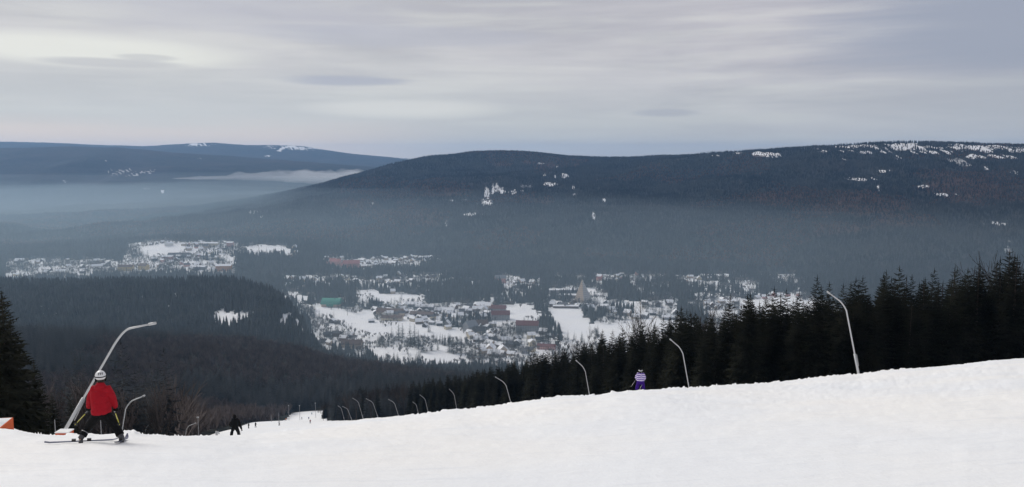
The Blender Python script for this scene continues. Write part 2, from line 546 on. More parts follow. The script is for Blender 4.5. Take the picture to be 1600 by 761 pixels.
rows_d, rows_z, rowk = [], [], []
lg = np.log(D)
h = D[1:] - D[:-1]
dl = (Z[1:] - Z[:-1]) / h
M_ = np.zeros_like(Z)
M_[0] = dl[0]; M_[-1] = dl[-1]
for k in range(1, K - 1):
    a, b = dl[k - 1], dl[k]
    w1 = 2 * h[k] + h[k - 1]; w2 = h[k] + 2 * h[k - 1]
    with np.errstate(divide='ignore', invalid='ignore'):
        mm = (w1 + w2) / (w1 / a + w2 / b)
    M_[k] = np.where(a * b > 0, mm, 0)
for k in range(K - 1):
    n = L[k][0]
    for i in range(n):
        dd_ = np.exp(lg[k] + i / n * (lg[k + 1] - lg[k]))
        s = (dd_ - D[k]) / h[k]
        h00 = 2 * s**3 - 3 * s**2 + 1; h10 = s**3 - 2 * s**2 + s; h01 = -2 * s**3 + 3 * s**2; h11 = s**3 - s**2
        rows_z.append(h00 * Z[k] + h10 * h[k] * M_[k] + h01 * Z[k + 1] + h11 * h[k] * M_[k + 1])
        rows_d.append(dd_)
        rowk.append(k)
rows_d.append(D[-1]); rows_z.append(Z[-1]); rowk.append(K - 1)
GD = np.array(rows_d); GZ = np.array(rows_z); rowk = np.array(rowk)
NR = GD.shape[0]
RAD = GD / cosc
GX = RAD * np.sin(theta); GY = RAD * np.cos(theta)
ROW = {n: int(np.argmax(rowk >= k)) for k, n in enumerate(NAMES)}

# relief: small lumps on the piste, gullies and shoulders on the mountains
small = (fbm(GX * 0.55, GY * 0.55, 4, 3) - 0.5) * 0.16 + (fbm(GX * 2.3, GY * 2.3, 3, 5) - 0.5) * 0.07
nearw = np.clip((RAD - 4) / 12, 0, 1) * np.clip((700 - RAD) / 600, 0, 1)
GZ = GZ + small * nearw * (0.45 + 0.9 * np.exp(-((RAD - 46) / 24) ** 2))
ci = ROW['crest']
spoil = (fbm(GX * 2.6, GY * 2.6, 3, 9) > 0.56) * (fbm(GX * 4, GY * 4, 2, 11)) * 0.18        # clods thrown up along the lip of the slope
lip = np.exp(-((np.arange(NR)[:, None] - ci - 1) / 1.6) ** 2)
GZ = GZ + spoil * lip * (RAD < 90)
big = (np.abs(fbm(GX / 700, GY / 700, 4, 21) - 0.5) * -2 + .5) * 80 + (fbm(GX / 620, GY / 620, 5, 23) - 0.5) * 90
bw = np.clip((GD - 2700) / 1300, 0, 1)
crestw = np.ones(NR)
for nm, sp in (('m3', 22), ('r1', 18), ('r2', 8)):
    crestw *= 1 - 0.85 * np.exp(-((np.arange(NR) - ROW[nm]) / sp) ** 2)
GZ = GZ + big * bw * crestw[:, None]
mid = (fbm(GX / 150, GY / 150, 4, 31) - 0.5) * 12
GZ = GZ + mid * np.clip((GD - 640) / 250, 0, 1) * np.where(GD > 2600, 1.0, np.where(GD > 1700, 0.35, 1.0))
GV = GZ / np.maximum(GY, 1e-3)
PX, PY = uv_px(GX / np.where(GY > 0.01, GY, 0.01), np.where(GY > 0.01, GV, -5))

i0 = int(np.argmin(np.abs(theta - th_front[0]))); i1 = int(np.argmin(np.abs(theta - th_front[-1])))


def col_of(u):
    th = math.atan(u)
    return float(np.interp(th, theta, np.arange(NC)))


def ground_z(x, y):
    """ground height under world point x, y (in front of the camera)"""
    c = col_of(x / y)
    a = int(c); f = c - a
    r = math.hypot(x, y)
    za = np.interp(r, RAD[:, a], GZ[:, a]); zb = np.interp(r, RAD[:, a + 1], GZ[:, a + 1])
    return float(za * (1 - f) + zb * f)


def ground_hit(px, py, dmin=0.0, dmax=1e9):
    """where the line of sight through a photo pixel meets the ground between two distances"""
    u, v = px_uv(px, py)
    c = int(round(col_of(u)))
    vv = GV[:, c]
    dd = GY[:, c]
    ok = np.where((dd >= dmin) & (dd <= dmax))[0]
    for j in ok[:-1]:
        if vv[j] <= v <= vv[j + 1]:
            f = (v - vv[j]) / max(vv[j + 1] - vv[j], 1e-9)
            d = dd[j] + f * (dd[j + 1] - dd[j])
            return Vector((u * d, d, v * d))
    j = ok[int(np.argmin(np.abs(vv[ok] - v)))]
    d = dd[j]
    return Vector((u * d, d, ground_z(u * d, d)))


def on_ground(px, d):
    u, v = px_uv(px, 600)
    return Vector((u * d, d, ground_z(u * d, d)))


def in_poly(poly, x, y):
    inside = np.zeros(x.shape, dtype=bool)
    n = len(poly)
    for i in range(n):
        x1, y1 = poly[i]; x2, y2 = poly[(i + 1) % n]
        cond = (y1 > y) != (y2 > y)
        with np.errstate(divide='ignore', invalid='ignore'):
            xx = (x2 - x1) * (y - y1) / (y2 - y1 + 1e-12) + x1
        inside ^= cond & (x < xx)
    return inside


# --- what covers the ground
SNOW = np.zeros_like(GX); BROWN = np.zeros_like(GX); WOODS = np.zeros_like(GX)
rr = np.arange(NR)[:, None] * np.ones((1, NC))
valley = (rr > ROW['s2'] + 3) & (rr < ROW['v2'] + 14) & (GD > 1300)
wig = (fbm(GX / 28, GY / 28, 3, 41) - 0.5)
WX = PX + wig * 26; WY = PY + (fbm(GX / 33 + 50, GY / 33, 3, 43) - 0.5) * 10
WOODS[(rr >= ROW['p1']) & (GD > 60)] = 1.0
# snowfields and streets of the valley, as seen from the slope
open_polys = [
    [(8, 408), (60, 404), (130, 406), (190, 408), (200, 380), (250, 376), (300, 378), (345, 376), (375, 380), (376, 396), (365, 405), (372, 425), (352, 432), (300, 430), (180, 431), (100, 436), (8, 440)],
    [(374, 386), (400, 382), (440, 383), (460, 389), (464, 402), (452, 408), (444, 398), (400, 399), (378, 400)],
    [(440, 452), (470, 455), (510, 478), (560, 482), (610, 488), (612, 510), (600, 535), (640, 540), (700, 548), (760, 545), (760, 575), (700, 578), (600, 566), (540, 545), (490, 545), (478, 500), (455, 470)],
    [(448, 430), (520, 432), (560, 440), (690, 428), (700, 446), (560, 452), (450, 450)],
    [(508, 402), (560, 402), (680, 402), (682, 410), (640, 420), (560, 424), (508, 418)],
    [(550, 454), (664, 458), (668, 476), (560, 476)],
    [(590, 476), (720, 472), (770, 478), (850, 476), (860, 500), (860, 580), (600, 580), (610, 510)],
    [(770, 478), (850, 470), (930, 476), (935, 500), (940, 540), (900, 580), (780, 580)],
    [(776, 431), (800, 430), (812, 438), (846, 446), (845, 452), (800, 448), (800, 468), (790, 468), (786, 445), (776, 442)],
    [(860, 448), (925, 450), (945, 462), (935, 484), (870, 486), (852, 470)],
    [(930, 430), (1002, 428), (1002, 442), (985, 448), (978, 438), (945, 444), (936, 452), (950, 462), (942, 466), (930, 452)],
    [(1054, 432), (1075, 433), (1122, 440), (1118, 450), (1090, 449), (1054, 440)],
    [(925, 475), (960, 468), (1000, 470), (1060, 492), (1060, 520), (1100, 560), (920, 580)],
    [(1000, 474), (1056, 466), (1060, 500), (1010, 495)],
    [(1100, 470), (1140, 462), (1180, 466), (1240, 458), (1300, 470), (1330, 500), (1250, 540), (1100, 530)],
    [(25, 487), (58, 484), (62, 492), (80, 488), (112, 494), (112, 504), (70, 506), (25, 508)],
]
wood_polys = [
    [(480, 440), (560, 444), (560, 456), (500, 470), (478, 456)],
    [(560, 452), (760, 446), (760, 462), (670, 460), (600, 458)],
    [(690, 430), (780, 440), (785, 468), (850, 452), (862, 470), (840, 476), (700, 474), (668, 470)],
    [(850, 450), (905, 456), (910, 470), (880, 474), (862, 466)],
    [(905, 478), (945, 480), (945, 494), (930, 505), (915, 495)],
    [(955, 480), (985, 478), (990, 496), (950, 498)],
    [(1060, 470), (1100, 480), (1100, 500), (1062, 500)],
    [(838, 478), (850, 478), (872, 520), (868, 545), (850, 530)],
    [(690, 500), (760, 500), (765, 512), (700, 512)],
    [(288, 405), (370, 398), (372, 408), (330, 407)],
    [(380, 400), (445, 400), (440, 412), (385, 410)],
    [(448, 440), (478, 440), (500, 470), (480, 480), (470, 458)],
]
om = np.zeros(GX.shape, dtype=bool)
for p in open_polys: om |= in_poly(p, WX, WY)
wm = np.zeros(GX.shape, dtype=bool)
for p in wood_polys: wm |= in_poly(p, WX, WY)
nz_ = fbm(GX / 55, GY / 55, 3, 47)
wm &= nz_ < .56
band = (PX > 440) & (PX < 1260) & (PY > 428) & (PY < 575)
om |= band & (fbm(GX / 48 + 9, GY / 70, 3, 49) > .585)
om &= valley & (GY > 0)
SNOW[om & ~wm] = 1.0
WOODS[om & ~wm] = 0.0
town = om & ~wm
# clean snow without houses or trees
field_polys = [
    [(212, 394), (250, 381), (285, 382), (290, 392), (275, 404), (225, 402)],
    [(375, 389), (440, 385), (462, 397), (400, 399)],
    [(446, 456), (480, 466), (520, 487), (580, 496), (603, 505), (600, 520), (585, 528), (550, 518), (520, 502), (500, 498), (480, 478)],
    [(560, 458), (665, 462), (665, 470), (600, 472)],
    [(575, 545), (720, 562), (700, 572), (600, 560)],
    [(782, 484), (835, 480), (846, 500), (820, 500), (790, 505)],
    [(842, 482), (905, 484), (930, 500), (925, 535), (874, 530), (855, 500)],
    [(925, 505), (1055, 500), (1055, 515), (940, 540)],
    [(935, 476), (985, 470), (1015, 485), (1000, 498), (960, 476)],
    [(1160, 470), (1240, 462), (1290, 480), (1250, 500), (1150, 495)],
    [(1058, 435), (1118, 441), (1116, 447), (1062, 438)],
    [(640, 508), (700, 514), (690, 522), (640, 520)],
]
fm = np.zeros(GX.shape, dtype=bool)
for p in field_polys: fm |= in_poly(p, WX, WY)
fm &= valley
# piste beyond the lip: between the wood on the left and the lances on the right
pl_u = np.interp(GY, [30, 60, 80, 150, 250, 400, 480, 560], [px_uv(x, 660)[0] for x in (-400, 60, 270, 300, 328, 390, 428, 455)])
pr_u = np.interp(GY, [30, 60, 85, 112, 150, 198, 238, 300, 350, 385, 600], [px_uv(x, 640)[0] + o_ for x, o_ in ((1500, .06), (1360, .05), (1085, .04), (925, .035), (802, .025), (715, .018), (668, .012), (622, .0), (565, .0), (512, 0), (506, 0))])
UU = GX / np.where(GY > 0.01, GY, 0.01)
piste = (rr <= ci + 6) | ((UU > pl_u) & (UU < pr_u) & (GD < 565) & (GY > 0))
piste |= (np.abs(theta)[None, :] > R(60)) & (RAD < 300)
SNOW[piste] = 1; WOODS[piste] = 0
# clearings on the hills: centre column, row, half width, half height, raggedness
clear = [(197, 269, 42, 5, 1.3, .62), (102, 284, 6, 3, .3, .6), (229, 293, 12, 3, .5, .55), (254, 301, 3, 5, .2, .8), (165, 251, 4, 3, .3, .6), (395, 331, 7, 3, .4, .7), (405, 338, 8, 2.5, .4, .7),
         (858, 288, 15, 3.6, .2, 1.3), (846, 256, 9, 2, .5, .8), (862, 262, 10, 2.5, .6, .8), (772, 293, 14, 7, 1., .75), (757, 316, 12, 5, 1.2, .9), (764, 306, 6, 6, 1.2, .9), (748, 318, 8, 2.5, 1., .8), (706, 313, 7, 4, .4, .9), (722, 313, 10, 2.5, .8, .5),
         (823, 291, 12, 3, .9, .6), (896, 293, 2.5, 4, .2, 1.0), (897, 303, 3.5, 4, .2, 1.1), (944, 313, 3.2, 3.5, .2, 1.1), (928, 334, 3.5, 10, .4, .8), (1195, 242, 26, 4, .7, .95), (1152, 239, 10, 2, .4, .8),
         (1322, 228.5, 46, 3.0, .6, 1.), (1405, 230, 48, 6.5, .75, 1.0), (1430, 232, 22, 6, .5, 1.0), (1540, 231, 75, 6.0, .75, 1.), (1585, 235, 24, 4, .6, 1.), (1519, 243, 9, 3.5, .3, 1.0), (1381, 267, 12, 3, .3, 1.1), (1443, 291, 12, 3.6, .3, 1.1), (1403, 245, 6, 5, .3, 1.0),
         (1541, 264, 7, 5, .4, 1.0), (1586, 270, 12, 5, .5, 1.0), (1567, 349, 24, 3, .8, .75), (1372, 294, 3, 6, .3, .9), (1422, 339, 3, 3, .2, .9), (1060, 250, 6, 2, .3, .8), (1250, 231, 30, 1.6, 1.1, 1.), (1300, 236, 30, 2, 1.3, 1.), (1370, 238, 30, 2, 1.3, 1.), (1470, 238, 40, 3, 1.3, 1.), (1560, 245, 40, 3, 1.4, 1.), (1110, 243, 14, 1.6, .9, 1.), (800, 300, 22, 3, 1.4, .9), (870, 275, 18, 3, 1.4, .9), (740, 335, 16, 3, 1.4, .8), (590, 318, 8, 3, 1.2, .8), (1465, 305, 25, 2.5, 1.4, .9), (1340, 280, 30, 2, 1.4, .8), (1315, 250, 8, 2.5, .5, .7), (1480, 250, 20, 3, .9, .6), (1505, 256, 12, 3, .9, .6), (1276, 233, 10, 2, .5, .8),
         (310, 226, 22, 3, .8, .8), (465, 231, 38, 4, .8, .9), (420, 229, 18, 2.5, .9, .6), (640, 246, 22, 2.6, .5, .9), (420, 243, 8, 2, .3, .8), (312, 248, 5, 2, .3, .6), (1575, 388, 5, 9, 1.4, .55), (698, 350, 4, 5, .5, .6), (843, 368, 4, 4, .5, .6)]
far = rr > ROW['v2'] + 8
rag = fbm(GX / 90, GY / 90, 4, 55) - 0.5
rag2 = (fbm(GX / 16, GY / 260, 3, 57) - 0.5) * 1.5
for (cx, cy, rx, ry, rg, kk) in clear:
    q = ((PX - cx) / rx) ** 2 + ((PY - cy) / ry) ** 2
    m = np.clip(1.15 - q + (rag + rag2) * 3.4 * (rg * .8 + .25), 0, 1) * np.minimum(kk * .85, .9) * far * (GY > 0) * (q < 2.2)
    SNOW = np.maximum(SNOW, m)
browns = [(1230, 308, 80, 14), (1520, 295, 110, 28), (1470, 275, 40, 10), (785, 257, 18, 6), (826, 254, 12, 4), (850, 315, 14, 6), (620, 338, 70, 14), (655, 345, 40, 8), (690, 300, 40, 10), (850, 262, 20, 10), (1340, 320, 90, 20), (1420, 345, 60, 14), (1300, 360, 50, 12), (560, 320, 40, 8)]
for (cx, cy, rx, ry) in browns:
    q = ((PX - cx) / rx) ** 2 + ((PY - cy) / ry) ** 2
    BROWN = np.maximum(BROWN, np.clip(1.2 - q + rag * 2.4, 0, 1) * 0.8 * far * (GY > 0))
# gaps between the trees of the near spur where the snow shows
spur_gaps = [(355, 500, 26, 14), (230, 477, 8, 10), (265, 480, 10, 8), (177, 480, 4, 6), (197, 472, 4, 8), (216, 478, 3, 10), (243, 482, 4, 10), (262, 478, 3, 6), (275, 470, 3, 8), (345, 515, 10, 10), (378, 492, 12, 8), (455, 505, 16, 10), (480, 530, 10, 10), (160, 487, 5, 3), (222, 470, 4, 6)]
spur = (rr > ROW['h1'] - 8) & (rr <= ROW['s2'] + 2) & (GY > 0)
for (cx, cy, rx, ry) in spur_gaps:
    rx *= 1.2; ry *= 1.25
    q = ((PX - cx) / rx) ** 2 + ((PY - cy) / ry) ** 2
    m = np.clip(1.0 - q * .8 + (fbm(GX / 9, GY / 90, 3, 61) - 0.5) * 5.0, 0, 1) * spur * (q < 1.8)
    SNOW = np.maximum(SNOW, m)
WOODS = np.where(spur, np.clip(WOODS - SNOW * 1.1, 0, 1), WOODS)
WOODS = np.where(far, np.clip(WOODS - SNOW * .85, 0.0, 1), WOODS)


def grid_part(name, facemask, mat):
    jj, ii = np.where(facemask)
    ids = np.stack([jj * NC + ii, jj * NC + ii + 1, (jj + 1) * NC + ii + 1, (jj + 1) * NC + ii], 1)
    used, inv = np.unique(ids.ravel(), return_inverse=True)
    faces = inv.reshape(-1, 4)[:, ::-1]
    V = np.stack([GX.ravel()[used], GY.ravel()[used], GZ.ravel()[used]], 1)
    me = np_mesh(name, V, np.ascontiguousarray(faces), [mat], smooth=True)
    for nm, arr in (('snow', SNOW), ('brown', BROWN)):
        a = me.attributes.new(nm, 'FLOAT', 'POINT')
        a.data.foreach_set('value', arr.ravel()[used].astype(np.float32))
    o = link_mesh(name, me)
    o['kind'] = 'structure'
    return o


fk = rowk[:-1][:, None] * np.ones((1, NC - 1))
pf = piste[:-1, :-1] & piste[1:, 1:] & piste[1:, :-1] & piste[:-1, 1:]
idx = NAMES.index
grid_part('ski_slope', pf, MAT['snow'])
grid_part('hillside', ~pf & (fk < idx('h1')), MAT['land'])
grid_part('wooded_spur', ~pf & (fk >= idx('h1')) & (fk < idx('s2')), MAT['land'])
grid_part('valley_floor', (fk >= idx('s2')) & (fk < idx('v2')), MAT['land'])
grid_part('mountain', (fk >= idx('v2')) & (fk < idx('h2')), MAT['land'])
grid_part('far_ridge', (fk >= idx('h2')), MAT['land'])
# close the tiny hole under the camera
cv = [(float(GX[0, i]), float(GY[0, i]), float(GZ[0, i])) for i in range(0, NC - 1, 12)]
link_mesh('snow_underfoot', np_mesh('snow_underfoot', cv + [(0, 0, -1.66)], [(i, (i + 1) % len(cv), len(cv)) for i in range(len(cv))], [MAT['snow']]))['kind'] = 'structure'


# ------------------------------------------------------------------ trees
def spruce_meshes(seed, h=12.0, whorls=26, nb=7, seg=4, width=0.20, sparse=0.0, needles='needles', trunk=True):
    """(trunk mesh, crown mesh) of a spruce h metres tall, drooping fronds with gaps"""
    r = random.Random(seed)
    v, f = [], []
    Rb = h * width
    for w_ in range(whorls):
        s = (w_ + 0.5) / whorls
        z = h * (0.06 + 0.93 * s ** 0.92)
        rad = Rb * ((1 - z / h) ** 0.78) + 0.16
        n = max(4, int(nb * (0.7 + 0.5 * (1 - s))))
        a0 = r.random() * 6.28
        for b in range(n):
            if r.random() < sparse:
                continue
            a = a0 + 6.283 * b / n + r.uniform(-.25, .25)
            ln = rad * r.uniform(0.68, 1.18)
            droop = r.uniform(.18, .42) * (1 - 0.9 * s) - 0.28 * s
            ca, sa = math.cos(a), math.sin(a)
            z_ = z
            z = z_ + r.uniform(-.7, .7) * h / whorls
            prev = (0, 0, z)
            for k in range(1, seg + 1):
                t = k / seg
                d = ln * t
                zz = z - droop * ln * t ** 1.4 + 0.10 * ln * max(0, t - .6) + r.uniform(-.03, .03) * ln
                cur = (ca * d, sa * d, zz)
                wd = ln * 0.40 * (1 - t * 0.70) * r.uniform(.7, 1.25)
                for sgn in (-1, 1):
                    e = (ca * (d + ln * .10) - sa * wd * sgn, sa * (d + ln * .10) + ca * wd * sgn, zz - wd * r.uniform(.15, .55))
                    i = len(v)
                    v += [prev, cur, e]
                    f.append((i, i + 1, i + 2))
                if seg > 2:      # hanging twigs under the bough
                    i = len(v)
                    v += [prev, cur, ((prev[0] + cur[0]) / 2, (prev[1] + cur[1]) / 2, min(prev[2], zz) - ln * .16 * r.uniform(.5, 1.2))]
                    f.append((i, i + 1, i + 2))
                prev = cur
            z = z_
    # leader
    i = len(v)
    v += [(0.06, 0, h * .97), (-0.05, 0.05, h * .97), (-0.02, -0.06, h * .97), (0, 0, h * 1.03)]
    f += [(i, i + 1, i + 3), (i + 1, i + 2, i + 3), (i + 2, i, i + 3)]
    crown = np_mesh('crown', v, np.array(f), [MAT[needles]])
    tm = MB().tube([(0, 0, -1.2), (0, 0, h * .4), (0, 0, h * .97)], [h * .017, h * .011, h * .002], 6).mesh('trunk', MAT['bark']) if trunk else None
    return tm, crown


def tier_spruce(seed, h=16.0, tiers=5, spikes=7):
    """very light spruce for trees a few pixels tall"""
    r = random.Random(seed)
    v, f = [], []
    for t in range(tiers):
        z1 = h * (0.30 + 0.70 * (t + 1) / tiers)
        z0 = h * (0.04 + 0.82 * t / tiers)
        rad = h * 0.19 * (1 - t / tiers) ** 0.8 + .2
        i = len(v)
        v.append((0, 0, z1))
        for k in range(spikes * 2):
            a = 6.283 * k / (spikes * 2) + t
            q = rad * (r.uniform(.85, 1.15) if k % 2 else .55)
            v.append((q * math.cos(a), q * math.sin(a), z0 + (0 if k % 2 else h * .05)))
        for k in range(spikes * 2):
            f.append((i, i + 1 + k, i + 1 + (k + 1) % (spikes * 2)))
    return np_mesh('far_crown', v, np.array(f), [MAT['needles_dim' if seed >= 410 else 'needles_hazed']])


def bare_meshes(seed, h=11.0, levels=4, split=3, spread=0.55, twig='twigs', bark='bark', sides=3, thin=1.0):
    """(trunk mesh, crown mesh) of a leafless broadleaf tree"""
    r = random.Random(seed)
    trunk = MB(); crown = MB()

    def grow(p, d, ln, rad, lev):
        q = p + d * ln * .5 + Vector((r.uniform(-.06, .06), r.uniform(-.06, .06), 0)) * ln
        e = q + (d + Vector((r.uniform(-.15, .15), r.uniform(-.15, .15), r.uniform(0, .12)))).normalized() * ln * .5
        m = trunk if lev == 0 else crown
        m.tube([p, q, e], [rad, rad * .82, rad * .62], 6 if lev == 0 else sides, cap=False)
        if lev >= levels:
            return
        n = split + (1 if r.random() < .4 else 0)
        for k in range(n):
            t = r.uniform(.35, 1.0) if k else 1.0
            base = p.lerp(e, t) if lev else p.lerp(e, .45 + .55 * t)
            a = r.random() * 6.28
            sp = spread * r.uniform(.5, 1.25) * (0.5 if k == 0 else 1)
            nd = (d + Vector((math.cos(a) * sp, math.sin(a) * sp, .18))).normalized()
            grow(base, nd, ln * r.uniform(.58, .82), max(rad * r.uniform(.42, .6), .012 * thin), lev + 1)
    grow(Vector((0, 0, -.6)), Vector((0, 0, 1)), h * .38, h * .013 * thin, 0)
    return trunk.mesh('trunk', MAT[bark]), crown.mesh('crown', MAT[twig])


NEAR_SPR = [spruce_meshes(100 + i, 12, 36, 11, 4, w_, .04) for i, w_ in enumerate((.19, .17, .22, .18, .15, .20))]
THIN_SPR = [spruce_meshes(140 + i, 12, 30, 8, 4, .15, .15) for i in range(3)]
MID_SPR = [spruce_meshes(200 + i, 12, 15, 8, 2, .20, .03, 'needles_hazed') for i in range(3)]
BIG_SPR = [spruce_meshes(240 + i, 12, 40, 11, 5, .21, .10) for i in range(2)]
BARE = [bare_meshes(300 + i, 11, 5, 3, .5, 'twigs_dark') for i in range(4)]
BARE_DARK = BARE
BARE_PALE = [bare_meshes(330 + i, 11, 4, 3, .6, 'twigs_pale', 'bark_pale', 3, 2.2) for i in range(3)]

counts = {}


def tree(kind, loc, h, protos, label, cat, group, lean=0.0):
    tm, cm = protos[random.randrange(len(protos))]
    o = empty(kind, loc, random.random() * 6.28)
    o.rotation_euler = (random.uniform(-lean, lean), random.uniform(-lean, lean), o.rotation_euler[2])
    s = h / (12.0 if 'spruce' in kind else 11.0)
    wv = random.uniform(.88, 1.22)
    o.scale = (s * wv, s * wv, s)
    tag(o, label, cat, group)
    link_mesh('trunk', tm, o)
    link_mesh('crown', cm, o)
    counts[kind] = counts.get(kind, 0) + 1
    return o


# right-hand wood along the piste: column of the tree tops' outline
TOP_X = [500, 515, 550, 600, 650, 700, 750, 800, 850, 870, 900, 930, 965, 1000, 1050, 1100, 1160, 1200, 1280, 1350, 1400, 1440, 1500, 1560, 1600, 1700]
TOP_Y = [632, 620, 606, 601, 593, 585, 576, 569, 562, 548, 548, 536, 528, 520, 520, 500, 482, 470, 474, 462, 452, 436, 432, 402, 392, 380]
EDGE_X = [505, 560, 622, 715, 802, 925, 1080, 1340, 1600, 1750]
EDGE_D = [400, 360, 312, 240, 185, 140, 108, 88, 92, 92]


def tree_on(kind, x, d, topy, protos, label, cat, group, hmin=5, hmax=22, lean=.02):
    p = on_ground(x, d)
    vt = px_uv(x, topy)[1]
    h = (vt * d - p.z) / 1.02
    h = max(hmin, min(hmax, h))
    return tree(kind, (p.x, p.y, p.z), h, protos, label, cat, group, lean)


def edge_trees():
    zones = [(500, 567, 'at the far narrow end of the right-hand wood'),
             (567, 624, 'between the seventh and ninth lance'),
             (624, 671, 'behind the two thin middle lances'),
             (671, 716, 'between the fifth and sixth lance'),
             (716, 804, 'between the fourth and fifth lance'),
             (804, 926, 'between the third and fourth lance'),
             (926, 1000, 'between the third lance and the striped jacket'),
             (1000, 1082, 'between the striped jacket and the second lance'),
             (1082, 1170, 'just right of the second lance from the right'),
             (1170, 1255, 'in front of the right-hand white field'),
             (1255, 1341, 'just left of the tallest lance foot'),
             (1341, 1430, 'just right of the tallest lance'),
             (1430, 1520, 'in the tall wood right of the tallest lance'),
             (1520, 1700, 'in the tallest wood at the right photo edge')]
    x = 506.0
    while x < 1660:
        dE = float(np.interp(x, EDGE_X, EDGE_D))
        ty = float(np.interp(x, TOP_X, TOP_Y))
        lab = next(z[2] for z in zones if x < z[1]); grp = 'spruces ' + lab; lab = 'dark spruce ' + lab
        for row in range(3):
            xx = x + random.uniform(-5, 5)
            d = dE * (1 + .12 * row) * random.uniform(.97, 1.08)
            j = (random.choice([0, 4, 9, 16, 24]) if row == 0 else random.choice([-4, 0, 4, 9, 14]) if row == 1 else random.choice([-5, 0, 3, 8])) * (0.45 if x < 800 else 1.0)
            pr = NEAR_SPR if random.random() < .85 else THIN_SPR
            if x < 640 and random.random() < .55 and row < 2:
                tree_on('bare_tree', xx, d, ty + j + 3, BARE, 'brown leafless tree ' + lab[12:], 'tree', 'leafless trees ' + lab[12:])
            else:
                how = ('front row ', 'second row ', 'back row ')[row] + ('slim ' if pr is THIN_SPR else '') + ('low ' if j > 10 else '')
                tree_on('spruce_tree', xx, d, ty + j, pr, how + lab, 'tree', how + grp)
        x += float(np.interp(x, [500, 700, 900, 1100, 1300, 1700], [9, 12, 15, 20, 23, 26])) * random.uniform(.8, 1.2) * .92
    # single tops that stand out
    for (tx, tyy, pr, lab) in [
        (1568, 388, NEAR_SPR, 'tallest dark spruce top near the right edge of the photo'),
        (1522, 408, NEAR_SPR, 'pointed dark spruce second from the right edge above the wood'),
        (1480, 414, THIN_SPR, 'slim dark spruce right of the gap above the wood'),
        (1410, 430, THIN_SPR, 'wide topped spruce standing out right of the tallest snow lance'),
        (1370, 430, NEAR_SPR, 'spruce with open crown just right of the tip of the tallest snow lance'),
        (1278, 472, NEAR_SPR, 'spruce behind the tip of the tallest snow lance'),
        (1217, 456, NEAR_SPR, 'dark spruce standing against the white field left of the tallest lance'),
        (1203, 464, THIN_SPR, 'thin spruce standing against the white field left of its bigger neighbour'),
        (1170, 468, NEAR_SPR, 'broad dark spruce with flat top left of the white field'),
        (942, 514, NEAR_SPR, 'dark pointed spruce rising in front of the snowfield below the pyramid hotel'),
        (972, 512, NEAR_SPR, 'dark slim spruce left of the tall leafless tree'),
        (1021, 506, THIN_SPR, 'thin spruce just right of the tall leafless tree'),
        (1060, 512, NEAR_SPR, 'dark spruce beside the tip of the lance right of the striped jacket'),
    ]:
        tree_on('spruce_tree', tx, float(np.interp(tx, EDGE_X, EDGE_D)) * random.uniform(1.0, 1.1), tyy, pr, lab, 'tree', None, 5, 24)
    for (tx, tyy, sp, lab) in [
        (994, 484, 1, 'tall leafless tree with bare crown standing above the dark spruces'),
        (906, 512, 1, 'leafless round crown in front of the white snowfield'),
        (1094, 474, 1, 'wide leafless crown rising above the spruces in the middle of the wood'),
        (1085, 482, 1, 'leafless tree left of the wide leafless crown'),
        (868, 540, 1, 'leafless tree at the left end of the tall dark spruces'),
        (1575, 380, 1, 'pale leafless top above the spruces at the right edge'),
    ]:
        tree_on('bare_tree', tx, float(np.interp(tx, EDGE_X, EDGE_D)) * random.uniform(1.25, 1.4), tyy, BARE, lab, 'tree', None, 5, 22)
    # thin pale stems showing inside the dark wood
    for x in (885,):
        d = float(np.interp(x, EDGE_X, EDGE_D)) * .97
        tree_on('bare_tree', x, d, float(np.interp(x, TOP_X, TOP_Y)) + 62, BARE, 'thin leafless tree at the front edge of the dark wood', 'tree', 'leafless trees at the edge of the right-hand wood')


edge_trees()
# left: the big spruce cut by the frame and its smaller neighbours
for (x, d, ty, pr, lab) in [
    (-8, 46, 418, BIG_SPR, 'big dark spruce cut off by the left edge of the photo'),
    (-40, 42, 400, BIG_SPR, 'dark spruce mostly outside the left edge behind the orange mat'),
    (8, 50, 455, BIG_SPR, 'full dark spruce just right of the one cut off by the left edge'),
    (55, 52, 560, BIG_SPR, 'shorter dark spruce right of the big one at the left edge'),
    (22, 58, 500, NEAR_SPR, 'dark spruce filling the gap behind the two left-hand spruces'),
    (80, 70, 615, NEAR_SPR, 'small dark spruce behind the foot of the leaning lance'),
    (108, 84, 616, NEAR_SPR, 'small slim spruce seen left of the skier in the red jacket'),
    (-70, 55, 440, NEAR_SPR, 'dark spruce outside the left edge'),
]:
    tree_on('spruce_tree', x, d, ty, pr, lab, 'tree', None, 3, 20, .01)


def scatter(weight, per, jmin, jmax, thin_to=None, cols=None):
    """random ground points; weight per grid cell, one point per `per` square metres where weight is 1"""
    a, b = (i0, i1) if cols is None else cols
    js = np.arange(jmin, jmax)
    X = GX[jmin:jmax + 1, a:b + 1]; Y = GY[jmin:jmax + 1, a:b + 1]
    area = np.abs((X[1:, :-1] - X[:-1, :-1]) * (Y[:-1, 1:] - Y[:-1, :-1]) - (Y[1:, :-1] - Y[:-1, :-1]) * (X[:-1, 1:] - X[:-1, :-1]))
    lam = area * weight[jmin:jmax, a:b] / per
    n = rng.poisson(lam)
    jj, ii = np.nonzero(n)
    rep = n[jj, ii]
    jj = np.repeat(jj, rep) + jmin; ii = np.repeat(ii, rep) + a
    s = rng.random(len(jj)); t = rng.random(len(jj))
    def bil(G):
        return (G[jj, ii] * (1 - s) * (1 - t) + G[jj, ii + 1] * (1 - s) * t + G[jj + 1, ii] * s * (1 - t) + G[jj + 1, ii + 1] * s * t)
    return np.stack([bil(GX), bil(GY), bil(GZ)], 1), bil(PX), bil(PY)


